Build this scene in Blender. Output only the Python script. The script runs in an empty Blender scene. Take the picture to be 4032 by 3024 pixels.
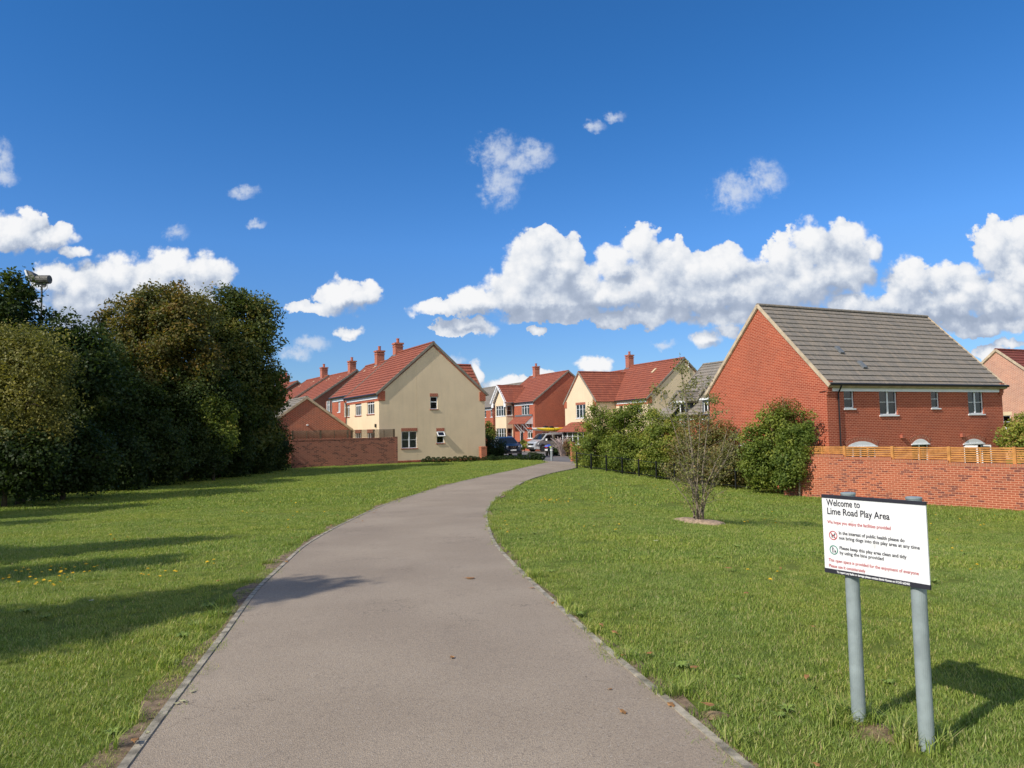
import bpy, math, random
import numpy as np
from mathutils import Vector, Matrix
random.seed(7)
rng = np.random.default_rng(11)
sc = bpy.context.scene
COL = sc.collection
rad = math.radians

# ------------------------------------------------------------------ camera
CAMZ = 1.68
FPX, CX, CY = 2860.0, 2016.0, 1512.0          # focal length and centre in pixels of a 4032 wide picture
PITCH = math.atan(182.5/FPX); ROLL = 0.0195
cam = bpy.data.cameras.new('camera'); camo = bpy.data.objects.new('camera', cam); COL.objects.link(camo)
cam.sensor_width = 36.0; cam.lens = 36.0*FPX/4032.0
cam.clip_start = 0.05; cam.clip_end = 6000
CR = Matrix.Rotation(math.pi/2+PITCH, 3, 'X') @ Matrix.Rotation(-ROLL, 3, 'Z')
camo.matrix_world = Matrix.Translation((0, 0, CAMZ)) @ CR.to_4x4()
sc.camera = camo
sc.render.resolution_x, sc.render.resolution_y = 1024, 768

# ------------------------------------------------------------------ light
SUN_AZ, SUN_EL = rad(38.5), rad(38.5)            # sun behind the left shoulder
SDIR = Vector((-math.cos(SUN_AZ)*math.cos(SUN_EL), -math.sin(SUN_AZ)*math.cos(SUN_EL), math.sin(SUN_EL)))
sl = bpy.data.lights.new('sun', 'SUN'); sl.energy = 4.6; sl.angle = rad(0.55); sl.color = (1.0, 0.93, 0.82)
so = bpy.data.objects.new('sun', sl); COL.objects.link(so)
so.rotation_euler = (-SDIR).to_track_quat('-Z', 'Y').to_euler(); so.location = (-20, -15, 25)
sc.view_settings.view_transform = 'Standard'; sc.view_settings.look = 'None'
sc.view_settings.exposure = 0.0; sc.view_settings.gamma = 1.0

def ray(x, y):
    return (CR @ Vector((x-CX, -(y-CY), -FPX))).normalized()

# ------------------------------------------------------------------ node helper
class NT:
    def __init__(s, tree): s.t = tree; s.n = tree.nodes; s.l = tree.links
    def node(s, typ, **kw):
        n = s.n.new(typ)
        for k, v in kw.items():
            if k == 'ins':
                for a, b in v.items():
                    if isinstance(b, bpy.types.NodeSocket): s.l.new(b, n.inputs[a])
                    else: n.inputs[a].default_value = b
            else: setattr(n, k, v)
        return n
    def math(s, op, a, b=0.0, c=None, clamp=False):
        n = s.n.new('ShaderNodeMath'); n.operation = op; n.use_clamp = clamp
        for i, v in enumerate([a, b] + ([c] if c is not None else [])):
            if isinstance(v, bpy.types.NodeSocket): s.l.new(v, n.inputs[i])
            else: n.inputs[i].default_value = v
        return n.outputs[0]
    def vmath(s, op, a, b=None):
        n = s.n.new('ShaderNodeVectorMath'); n.operation = op
        for i, v in enumerate([a, b]):
            if v is None: continue
            if isinstance(v, bpy.types.NodeSocket): s.l.new(v, n.inputs[i])
            else: n.inputs[i].default_value = v
        return n.outputs[0]
    def noise(s, vec, scale, detail=4, rough=0.55, dist=0.0, dims='3D'):
        n = s.n.new('ShaderNodeTexNoise'); n.noise_dimensions = dims
        if vec is not None: s.l.new(vec, n.inputs['Vector'])
        n.inputs['Scale'].default_value = scale; n.inputs['Detail'].default_value = detail
        n.inputs['Roughness'].default_value = rough; n.inputs['Distortion'].default_value = dist
        return n
    def mix(s, fac, a, b, blend='MIX', clamp=True):
        n = s.n.new('ShaderNodeMix'); n.data_type = 'RGBA'; n.blend_type = blend; n.clamp_factor = clamp
        for idx, v in ((0, fac), (6, a), (7, b)):
            if isinstance(v, bpy.types.NodeSocket): s.l.new(v, n.inputs[idx])
            elif idx == 0: n.inputs[0].default_value = v
            else: n.inputs[idx].default_value = (*v[:3], 1)
        return n.outputs[2]
    def ramp(s, fac, stops, interp='LINEAR'):
        n = s.n.new('ShaderNodeValToRGB'); n.color_ramp.interpolation = interp
        e = n.color_ramp.elements
        while len(e) < len(stops): e.new(0.5)
        for k, (p, c) in enumerate(stops):
            e[k].position = p; e[k].color = (*c[:3], 1) if not isinstance(c, (int, float)) else (c, c, c, 1)
        s.l.new(fac, n.inputs[0]); return n.outputs[0]
    def maprange(s, v, a, b, c=0.0, d=1.0, smooth=True):
        n = s.n.new('ShaderNodeMapRange'); n.interpolation_type = 'SMOOTHSTEP' if smooth else 'LINEAR'
        s.l.new(v, n.inputs[0])
        for i, q in enumerate((a, b, c, d)):
            if isinstance(q, bpy.types.NodeSocket): s.l.new(q, n.inputs[i+1])
            else: n.inputs[i+1].default_value = q
        return n.outputs[0]

# ------------------------------------------------------------------ world: Nishita sky and clouds by direction
world = bpy.data.worlds.new('World'); sc.world = world; world.use_nodes = True
W = NT(world.node_tree); W.n.clear()
sky = W.node('ShaderNodeTexSky', sky_type='NISHITA', sun_disc=False)
sky.sun_elevation = SUN_EL; sky.sun_rotation = math.atan2(SDIR.x, SDIR.y)
sky.altitude = 100; sky.air_density = 1.0; sky.dust_density = 0.0; sky.ozone_density = 3.0
SKYSTR = 0.15
def uv_of(dx, dy):                              # overview picture 2212 wide -> direction on the u=x/y, v=z/y plane
    d = ray(dx*4032/2212, dy*4032/2212); return d.x/d.y, d.z/d.y
BLOBS = [ # x, y, rx, ry  (crisp cumulus)
 (950,668,70,22),(1030,650,80,36),(1105,628,75,60),(1150,560,72,72),(1215,565,62,62),(1180,515,42,34),(1130,600,60,60),
 (1388,525,52,54),(1330,570,55,50),(1435,575,90,66),(1505,590,90,60),(1565,575,75,56),(1640,600,90,60),(1700,560,60,55),
 (1758,528,66,62),(1828,520,66,56),(1800,600,95,70),(1300,640,150,52),(1460,650,190,50),(1660,655,170,44),(1200,650,110,42),
 (1850,570,50,60),(1150,640,120,55),(1260,610,60,50),(1385,620,110,70),(1540,640,130,60),(1620,640,120,55),(1740,610,90,75),(1000,665,90,26),(1400,680,200,30),(1560,680,160,30),(1230,675,170,26),(1890,540,30,40),
 (1962,605,62,54),(2030,605,70,45),(1940,660,110,40),(2060,655,120,55),(2160,650,100,75),(2145,535,62,66),(2205,520,55,60),(2200,600,70,80),(2100,620,90,60),(2010,660,120,50),(2120,700,110,36),(1900,680,120,26),(2180,740,50,12),
 (1850,660,90,36),(2190,700,70,24),
 (115,600,60,40),(170,615,70,60),(245,590,75,50),(300,610,70,70),(372,572,66,50),(432,585,56,52),(478,590,40,42),(210,660,170,80),(360,645,150,70),
 (745,640,78,42),(690,662,84,20),(795,635,32,34),(757,716,40,17),(1528,730,42,32),(1575,712,30,18),(1152,716,24,13),
 (1010,706,76,20),(955,714,36,12),(1290,792,44,30),(1025,815,18,40),(1100,835,80,26),(2140,757,42,24),(1180,820,60,24),
 (30,500,80,50),(110,512,66,38),(62,462,24,22),(165,542,44,17)]
WISPS = [(1072,330,64,60),(1085,395,54,66),(1160,328,44,40),(1120,350,60,28),(1592,415,66,48),(1655,385,58,44),(1290,275,24,18),(527,413,40,18),
         (0,350,34,60),(378,500,34,22),(680,745,44,20),(640,760,44,16),(985,775,34,16),(1325,250,30,14),(10,385,40,24),(1435,742,30,12),(560,480,26,12)]
tc = W.node('ShaderNodeTexCoord')
sep = W.node('ShaderNodeSeparateXYZ', ins={0: tc.outputs['Generated']})
ysafe = W.math('MAXIMUM', sep.outputs[1], 0.02)
U = W.math('DIVIDE', sep.outputs[0], ysafe); V = W.math('DIVIDE', sep.outputs[2], ysafe)
pv = W.node('ShaderNodeCombineXYZ', ins={0: U, 1: V}).outputs[0]
# domain warp: billowy edges
vor = W.node('ShaderNodeTexVoronoi', feature='SMOOTH_F1', voronoi_dimensions='2D')
W.l.new(pv, vor.inputs['Vector'])
vor.inputs['Scale'].default_value = 36; vor.inputs['Detail'].default_value = 3.0; vor.inputs['Roughness'].default_value = 0.5; vor.inputs['Smoothness'].default_value = 0.35
billow = vor.outputs['Distance']
n1 = W.noise(pv, 18, 7, 0.58, dims='2D'); n2 = W.noise(pv, 75, 5, 0.65, dims='2D')
w1 = W.vmath('SUBTRACT', n1.outputs['Color'], (0.5, 0.5, 0.5))
w2 = W.vmath('SUBTRACT', n2.outputs['Color'], (0.5, 0.5, 0.5))
def scl(v, s):
    n = W.n.new('ShaderNodeVectorMath'); n.operation = 'SCALE'; W.l.new(v, n.inputs[0]); n.inputs['Scale'].default_value = s; return n.outputs[0]
pw = W.vmath('ADD', W.vmath('ADD', pv, scl(w1, 0.034)), scl(w2, 0.010))
def field(p, blobs):
    out = None
    for (x, y, rx, ry) in blobs:
        u, v = uv_of(x, y); su = rx/1569.0; sv = ry/1569.0
        m = W.n.new('ShaderNodeMapping'); m.vector_type = 'TEXTURE'
        m.inputs['Location'].default_value = (u, v, 0); m.inputs['Scale'].default_value = (su*1.28, sv*1.28, 1)
        W.l.new(p, m.inputs['Vector'])
        g = W.n.new('ShaderNodeTexGradient'); g.gradient_type = 'SPHERICAL'; W.l.new(m.outputs[0], g.inputs[0])
        o = g.outputs['Fac']
        if out is None: out = o
        else:
            n = W.n.new('ShaderNodeMath'); n.operation = 'SMOOTH_MAX'; W.l.new(out, n.inputs[0]); W.l.new(o, n.inputs[1]); n.inputs[2].default_value = 0.05; out = n.outputs[0]
    return out
f0 = field(pw, BLOBS)
f1 = field(W.vmath('ADD', pw, (-0.010, 0.022, 0)), BLOBS)
SHADE = [(1280,668,210,26),(1500,668,240,32),(1660,660,160,30),(1080,680,90,14),(1960,680,140,30),(2110,690,140,34),(1800,630,60,36),(1240,640,60,30),(1905,600,36,30),(2130,600,60,16),
 (250,680,170,60),(130,680,110,50),(380,650,90,36),(760,665,70,14),(755,722,34,7),(1010,714,60,8),(60,545,90,22),(1540,745,36,10),(1290,812,44,12),(1345,600,30,16),(1640,590,40,20)]
bil = W.math('SUBTRACT', 0.42, billow)
fs = field(pw, SHADE)
dens = W.math('ADD', f0, W.math('MULTIPLY', bil, 0.30))
dens = W.math('ADD', dens, W.math('MULTIPLY', W.math('SUBTRACT', n2.outputs['Fac'], 0.5), 0.16))
n3 = W.noise(pv, 9, 3, 0.5, dims='2D')
soft = W.maprange(n3.outputs['Fac'], 0.38, 0.60, 0.09, 0.32)
alpha = W.maprange(dens, 0.13, W.math('ADD', 0.13, W.math('ADD', soft, W.math('MULTIPLY', fs, 0.12))))
alpha = W.math('MULTIPLY', alpha, W.maprange(f0, 0.06, 0.13))
grad = W.math('SUBTRACT', f0, f1)              # >0 : thinner towards the sun -> lit side
lit = W.math('ADD', W.math('MULTIPLY', grad, 0.95), W.math('MULTIPLY', bil, 0.50))
lit = W.math('SUBTRACT', lit, W.math('MULTIPLY', fs, 0.62))
lit = W.math('ADD', lit, W.math('MULTIPLY', W.math('SUBTRACT', n1.outputs['Fac'], 0.5), 0.60))
lit = W.math('ADD', lit, W.math('MULTIPLY', W.math('SUBTRACT', n2.outputs['Fac'], 0.5), 0.45))
litc = W.maprange(lit, -0.95, 0.30, smooth=False)
ccol = W.ramp(litc, [(0.0, (0.36, 0.43, 0.56)), (0.28, (0.45, 0.52, 0.65)), (0.5, (0.62, 0.68, 0.78)), (0.75, (0.82, 0.85, 0.90)), (1.0, (0.95, 0.955, 0.97))])
fw = field(pw, WISPS)
fw = W.math('MULTIPLY', fw, 1.0)
wd = W.math('ADD', fw, W.math('MULTIPLY', W.math('SUBTRACT', n2.outputs['Fac'], 0.5), 1.0))
wd = W.math('ADD', wd, W.math('MULTIPLY', W.math('SUBTRACT', n1.outputs['Fac'], 0.5), 0.5))
walpha = W.math('MULTIPLY', W.maprange(wd, 0.15, 1.05, 0.0, 0.75), W.maprange(fw, 0.06, 0.40))
front = W.maprange(sep.outputs[1], 0.05, 0.2)
alpha = W.math('MULTIPLY', alpha, front); walpha = W.math('MULTIPLY', walpha, front)
skyc = sky.outputs[0]
elev = W.maprange(sep.outputs[2], 0.02, 0.50)
tint = W.mix(1.0, skyc, W.ramp(elev, [(0.0, (0.235, 0.32, 0.45)), (0.45, (0.215, 0.395, 0.60)), (1.0, (0.135, 0.37, 0.585))]), 'MULTIPLY')
sk = W.node('ShaderNodeBackground', ins={0: tint, 1: SKYSTR*1.667})
cw = W.node('ShaderNodeBackground', ins={0: (0.74, 0.80, 0.90, 1), 1: 0.95})
cc = W.node('ShaderNodeBackground', ins={0: ccol, 1: 0.98})
m1 = W.node('ShaderNodeMixShader', ins={0: walpha, 1: sk.outputs[0], 2: cw.outputs[0]})
m2 = W.node('ShaderNodeMixShader', ins={0: alpha, 1: m1.outputs[0], 2: cc.outputs[0]})
# broken white cloud added out of view behind the viewer to brighten the shade
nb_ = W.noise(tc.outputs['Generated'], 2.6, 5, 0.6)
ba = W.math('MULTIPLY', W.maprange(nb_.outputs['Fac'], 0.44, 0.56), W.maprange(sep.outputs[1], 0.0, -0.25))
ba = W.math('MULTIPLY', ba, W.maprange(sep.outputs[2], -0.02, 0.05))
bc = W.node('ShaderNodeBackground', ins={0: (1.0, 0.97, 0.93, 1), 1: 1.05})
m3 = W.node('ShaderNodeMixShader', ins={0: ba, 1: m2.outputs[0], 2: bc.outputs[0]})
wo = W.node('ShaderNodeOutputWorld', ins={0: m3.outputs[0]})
try:
    world.cycles.sampling_method = 'MANUAL'; world.cycles.sample_map_resolution = 512
except Exception: pass
sc.cycles.max_bounces = 6; sc.cycles.diffuse_bounces = 3; sc.cycles.glossy_bounces = 3; sc.cycles.transmission_bounces = 4
sc.cycles.transparent_max_bounces = 10; sc.cycles.caustics_reflective = False; sc.cycles.caustics_refractive = False
sc.cycles.use_denoising = True

# ------------------------------------------------------------------ terrain
def S(t):
    t = min(1.0, max(0.0, t)); return t*t*(3-2*t)
def Z(x, y):
    a = 0.38*S((y-5)/17.0) + 0.24*S((y-50)/18.0)
    b = 0.86*S((x-0.5)/11.0)*S((y-4)/14.0)*S((64-y)/24.0)
    return -a-b-0.03*S((x-1.15)/0.6)*S((14-y)/7.0)
def G(x, y):                                    # ground point seen at a pixel of the 4032 wide picture
    d = ray(x, y); t = 0.5; prev = 0.5
    while t < 400:
        p = Vector((0, 0, CAMZ)) + d*t
        if p.z <= Z(p.x, p.y):
            lo, hi = prev, t
            for _ in range(30):
                m = (lo+hi)/2; q = Vector((0, 0, CAMZ)) + d*m
                if q.z <= Z(q.x, q.y): hi = m
                else: lo = m
            return Vector((0, 0, CAMZ)) + d*hi
        prev = t; t *= 1.03
    return Vector((0, 0, CAMZ)) + d*400
def at(x, y, Y):                                # the point a pixel shows at world depth Y
    d = ray(x, y); return Vector((0, 0, CAMZ)) + d*(Y/d.y)

# ------------------------------------------------------------------ materials
MATS = {}
def newmat(name):
    m = bpy.data.materials.new(name); m.use_nodes = True; t = NT(m.node_tree)
    b = t.n['Principled BSDF']; MATS[name] = m
    return m, t, b
def plain(name, col, rough=0.6, var=0.18, scale=4.0, metal=0.0, bump=0.0, spec=0.4, coord='Object', detail=5):
    m, t, b = newmat(name)
    tcn = t.node('ShaderNodeTexCoord')
    n = t.noise(tcn.outputs[coord], scale, detail, 0.6)
    lo = tuple(c*(1-var) for c in col); hi = tuple(min(1, c*(1+var)) for c in col)
    c = t.mix(t.maprange(n.outputs['Fac'], 0.3, 0.7), lo, hi)
    t.l.new(c, b.inputs['Base Color']); b.inputs['Roughness'].default_value = rough
    b.inputs['Metallic'].default_value = metal; b.inputs['Specular IOR Level'].default_value = spec
    if bump:
        bn = t.node('ShaderNodeBump', ins={'Strength': bump, 'Distance': 0.01, 'Height': t.noise(tcn.outputs[coord], scale*25, 4, 0.6).outputs['Fac']})
        t.l.new(bn.outputs[0], b.inputs['Normal'])
    return m
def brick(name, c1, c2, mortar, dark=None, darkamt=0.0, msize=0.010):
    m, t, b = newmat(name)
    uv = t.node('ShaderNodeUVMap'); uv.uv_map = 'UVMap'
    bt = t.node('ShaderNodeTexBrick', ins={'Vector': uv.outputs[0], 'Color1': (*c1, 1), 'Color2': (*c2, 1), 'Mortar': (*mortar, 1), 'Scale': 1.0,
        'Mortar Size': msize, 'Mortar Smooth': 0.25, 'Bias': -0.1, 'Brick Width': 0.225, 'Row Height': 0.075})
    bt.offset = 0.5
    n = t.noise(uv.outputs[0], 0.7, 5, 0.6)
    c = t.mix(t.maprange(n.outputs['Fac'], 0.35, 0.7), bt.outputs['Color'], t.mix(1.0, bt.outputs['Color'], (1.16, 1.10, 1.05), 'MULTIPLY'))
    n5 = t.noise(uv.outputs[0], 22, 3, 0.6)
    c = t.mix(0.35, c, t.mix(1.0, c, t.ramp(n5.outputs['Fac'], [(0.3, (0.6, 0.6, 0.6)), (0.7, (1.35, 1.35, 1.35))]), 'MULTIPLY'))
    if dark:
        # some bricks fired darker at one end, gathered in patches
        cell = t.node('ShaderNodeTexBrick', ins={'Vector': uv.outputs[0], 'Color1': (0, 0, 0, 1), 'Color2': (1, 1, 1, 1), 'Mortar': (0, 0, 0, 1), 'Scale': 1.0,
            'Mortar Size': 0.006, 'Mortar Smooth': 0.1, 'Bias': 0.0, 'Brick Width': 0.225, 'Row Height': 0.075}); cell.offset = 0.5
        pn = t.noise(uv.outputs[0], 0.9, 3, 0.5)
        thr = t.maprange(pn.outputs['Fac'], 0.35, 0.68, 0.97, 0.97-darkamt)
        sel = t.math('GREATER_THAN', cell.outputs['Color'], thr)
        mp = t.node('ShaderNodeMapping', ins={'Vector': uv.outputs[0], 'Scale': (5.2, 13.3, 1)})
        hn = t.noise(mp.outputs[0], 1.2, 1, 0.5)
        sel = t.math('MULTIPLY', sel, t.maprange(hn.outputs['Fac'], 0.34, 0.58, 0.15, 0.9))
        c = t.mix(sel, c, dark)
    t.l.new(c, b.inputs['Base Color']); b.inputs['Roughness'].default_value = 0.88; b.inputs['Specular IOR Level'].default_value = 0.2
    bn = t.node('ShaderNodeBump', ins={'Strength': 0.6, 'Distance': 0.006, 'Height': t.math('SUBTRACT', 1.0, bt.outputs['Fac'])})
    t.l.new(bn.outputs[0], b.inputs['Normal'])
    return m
def tiles(name, c1, c2, c3):
    m, t, b = newmat(name)
    uv = t.node('ShaderNodeUVMap'); uv.uv_map = 'UVMap'
    bt = t.node('ShaderNodeTexBrick', ins={'Vector': uv.outputs[0], 'Color1': (*c1, 1), 'Color2': (*c2, 1), 'Mortar': tuple(x*0.35 for x in c1)+(1,), 'Scale': 1.0,
        'Mortar Size': 0.008, 'Mortar Smooth': 0.3, 'Bias': 0.0, 'Brick Width': 0.30, 'Row Height': 0.345})
    bt.offset = 0.5
    mp = t.node('ShaderNodeMapping', ins={'Vector': uv.outputs[0], 'Scale': (3.2, 0.5, 1)})
    n = t.noise(mp.outputs[0], 1.6, 5, 0.65)
    c = t.mix(t.maprange(n.outputs['Fac'], 0.45, 0.7, 0, 0.8), bt.outputs['Color'], c3)
    n2_ = t.noise(uv.outputs[0], 14, 4, 0.65)
    c = t.mix(0.5, c, t.mix(1.0, c, t.ramp(n2_.outputs['Fac'], [(0.3, (0.65,)*3), (0.7, (1.3,)*3)]), 'MULTIPLY'))
    t.l.new(c, b.inputs['Base Color']); b.inputs['Roughness'].default_value = 0.85; b.inputs['Specular IOR Level'].default_value = 0.25
    bn = t.node('ShaderNodeBump', ins={'Strength': 0.5, 'Distance': 0.01, 'Height': n2_.outputs['Fac']})
    t.l.new(bn.outputs[0], b.inputs['Normal'])
    return m
M_brick_red = brick('red_brick', (0.36, 0.078, 0.038), (0.27, 0.050, 0.024), (0.56, 0.25, 0.165), msize=0.011)
M_brick_wall = brick('garden_brick', (0.37, 0.105, 0.055), (0.29, 0.080, 0.042), (0.54, 0.27, 0.175), dark=(0.15, 0.055, 0.048), darkamt=0.42, msize=0.012)
M_brick_dark = brick('brown_brick', (0.24, 0.07, 0.045), (0.17, 0.048, 0.035), (0.33, 0.20, 0.15))
M_brick_pink = brick('pink_brick', (0.50, 0.24, 0.165), (0.40, 0.18, 0.13), (0.66, 0.52, 0.40))
M_soldier = brick('soldier_brick', (0.36, 0.085, 0.042), (0.29, 0.065, 0.035), (0.50, 0.30, 0.22))
M_tile_red = tiles('red_tiles', (0.34, 0.105, 0.062), (0.27, 0.080, 0.050), (0.20, 0.075, 0.055))
M_tile_grey = tiles('grey_tiles', (0.25, 0.22, 0.185), (0.20, 0.185, 0.165), (0.31, 0.255, 0.20))
M_tile_brown = tiles('brown_tiles', (0.25, 0.07, 0.048), (0.19, 0.05, 0.04), (0.14, 0.06, 0.05))
M_cream = plain('cream_render', (0.78, 0.62, 0.42), 0.9, 0.05, 0.6, bump=0.15)
_t = NT(M_cream.node_tree); _b = M_cream.node_tree.nodes['Principled BSDF']; _src = _b.inputs['Base Color'].links[0].from_socket
_tc = _t.node('ShaderNodeTexCoord'); _mp = _t.node('ShaderNodeMapping', ins={'Vector': _tc.outputs['Object'], 'Scale': (1.6, 1.6, 0.16)})
_n = _t.noise(_mp.outputs[0], 2.2, 6, 0.65); _n2 = _t.noise(_tc.outputs['Object'], 14, 5, 0.7)
_c = _t.mix(_t.maprange(_n.outputs['Fac'], 0.45, 0.75, 0, 0.16), _src, (0.42, 0.36, 0.25)); _c = _t.mix(_t.maprange(_n2.outputs['Fac'], 0.4, 0.7, 0, 0.10), _c, (0.50, 0.42, 0.28)); _t.l.new(_c, _b.inputs['Base Color'])
M_verge = plain('verge_mortar', (0.50, 0.40, 0.28), 0.9, 0.2, 3)
M_vergeg = plain('verge_grey', (0.25, 0.22, 0.18), 0.9, 0.2, 3)
M_white = plain('white_upvc', (0.82, 0.83, 0.84), 0.35, 0.04, 2)
M_black = plain('black_plastic', (0.018, 0.018, 0.02), 0.4, 0.2, 3)
M_blackmetal = plain('black_railing_paint', (0.012, 0.013, 0.014), 0.45, 0.2, 3)
M_lead = plain('lead_flashing', (0.15, 0.165, 0.18), 0.55, 0.15, 5)
M_stone = plain('stone_lintel', (0.66, 0.53, 0.34), 0.85, 0.08, 3)
M_pot = plain('clay_pot', (0.42, 0.13, 0.08), 0.8, 0.15, 6)
M_blind = plain('pale_blind', (0.62, 0.62, 0.58), 0.8, 0.08, 6)
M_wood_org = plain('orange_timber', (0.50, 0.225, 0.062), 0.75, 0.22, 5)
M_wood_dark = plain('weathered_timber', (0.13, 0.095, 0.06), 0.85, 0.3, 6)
M_post = plain('grey_post_coating', (0.27, 0.32, 0.325), 0.42, 0.14, 9, bump=0.12)
M_signwhite = plain('sign_face', (0.77, 0.78, 0.79), 0.35, 0.03, 9)
_t = NT(M_signwhite.node_tree); _b = M_signwhite.node_tree.nodes['Principled BSDF']; _src = _b.inputs['Base Color'].links[0].from_socket
_tc = _t.node('ShaderNodeTexCoord'); _n = _t.noise(_tc.outputs['Object'], 9, 6, 0.75, 0.8); _mp = _t.node('ShaderNodeMapping', ins={'Vector': _tc.outputs['Object'], 'Scale': (30, 30, 5)}); _n2 = _t.noise(_mp.outputs[0], 1.0, 4, 0.7)
_t.l.new(_t.mix(_t.math('MULTIPLY', _t.maprange(_n.outputs['Fac'], 0.56, 0.70), _t.maprange(_n2.outputs['Fac'], 0.45, 0.65, 0, 0.55)), _src, (0.44, 0.42, 0.37)), _b.inputs['Base Color'])
M_signblack = plain('sign_black', (0.030, 0.030, 0.042), 0.4, 0.1, 9)
M_signred = plain('sign_red', (0.50, 0.09, 0.10), 0.5, 0.05, 9)
M_signgreen = plain('sign_green', (0.01, 0.20, 0.14), 0.5, 0.05, 9)
M_steel = plain('galvanised_steel', (0.36, 0.40, 0.42), 0.45, 0.12, 12, metal=0.5)
M_rust = plain('weathered_lamp_metal', (0.10, 0.095, 0.085), 0.6, 0.5, 9)
M_soil = plain('bare_soil', (0.22, 0.155, 0.10), 0.95, 0.5, 14, bump=0.8, coord='Object')
M_dirt = plain('trodden_soil', (0.30, 0.215, 0.12), 0.95, 0.5, 22, bump=1.0)
M_mulch = plain('dry_mulch', (0.40, 0.29, 0.20), 0.95, 0.35, 14, bump=0.9)
def glass():
    m, t, b = newmat('window_glass')
    t.n.remove(b)
    tr = t.node('ShaderNodeBsdfTransparent', ins={0: (0.55, 0.58, 0.58, 1)})
    gl = t.node('ShaderNodeBsdfGlossy', ins={'Color': (0.9, 0.93, 0.95, 1), 'Roughness': 0.03})
    fr = t.node('ShaderNodeFresnel', ins={0: 1.55})
    f = t.math('MAXIMUM', fr.outputs[0], 0.05)
    mx = t.node('ShaderNodeMixShader', ins={0: f, 1: tr.outputs[0], 2: gl.outputs[0]})
    t.l.new(mx.outputs[0], t.n['Material Output'].inputs[0]); return m
M_glass = glass()
M_room = plain('dark_room', (0.03, 0.028, 0.026), 0.9, 0.3, 2)
def paint(name, col, metal=0.12, rough=0.28):
    m = plain(name, col, rough, 0.03, 2, metal=metal); m.node_tree.nodes['Principled BSDF'].inputs['Coat Weight'].default_value = 0.6; return m
M_silver = paint('silver_paint', (0.40, 0.42, 0.45))
M_navy = paint('navy_paint', (0.022, 0.036, 0.065), 0.3)
M_carglass = plain('car_glass', (0.012, 0.014, 0.017), 0.06, 0.1, 2, spec=0.9)
M_tyre = plain('tyre_rubber', (0.018, 0.018, 0.018), 0.85, 0.2, 8)
M_alloy = plain('alloy_wheel', (0.50, 0.51, 0.53), 0.3, 0.05, 8, metal=0.8)
M_chrome = plain('chrome_trim', (0.75, 0.76, 0.78), 0.12, 0.03, 8, metal=0.95)
M_lamp = plain('lamp_lens', (0.80, 0.82, 0.85), 0.1, 0.05, 8, spec=0.8)
M_plate = plain('number_plate', (0.80, 0.80, 0.78), 0.4, 0.05, 8)
M_redlens = plain('red_lens', (0.45, 0.02, 0.03), 0.2, 0.05, 8)
M_kyellow = plain('yellow_hull', (0.80, 0.60, 0.03), 0.35, 0.04, 3)
M_kwhite = plain('white_hull', (0.80, 0.76, 0.68), 0.35, 0.04, 3)
M_kred = plain('red_hull', (0.70, 0.10, 0.03), 0.35, 0.04, 3)
M_hiviz = plain('lime_bag', (0.45, 0.70, 0.05), 0.6, 0.05, 3)
M_blue = plain('blue_fairing', (0.02, 0.07, 0.45), 0.3, 0.05, 3)

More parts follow.
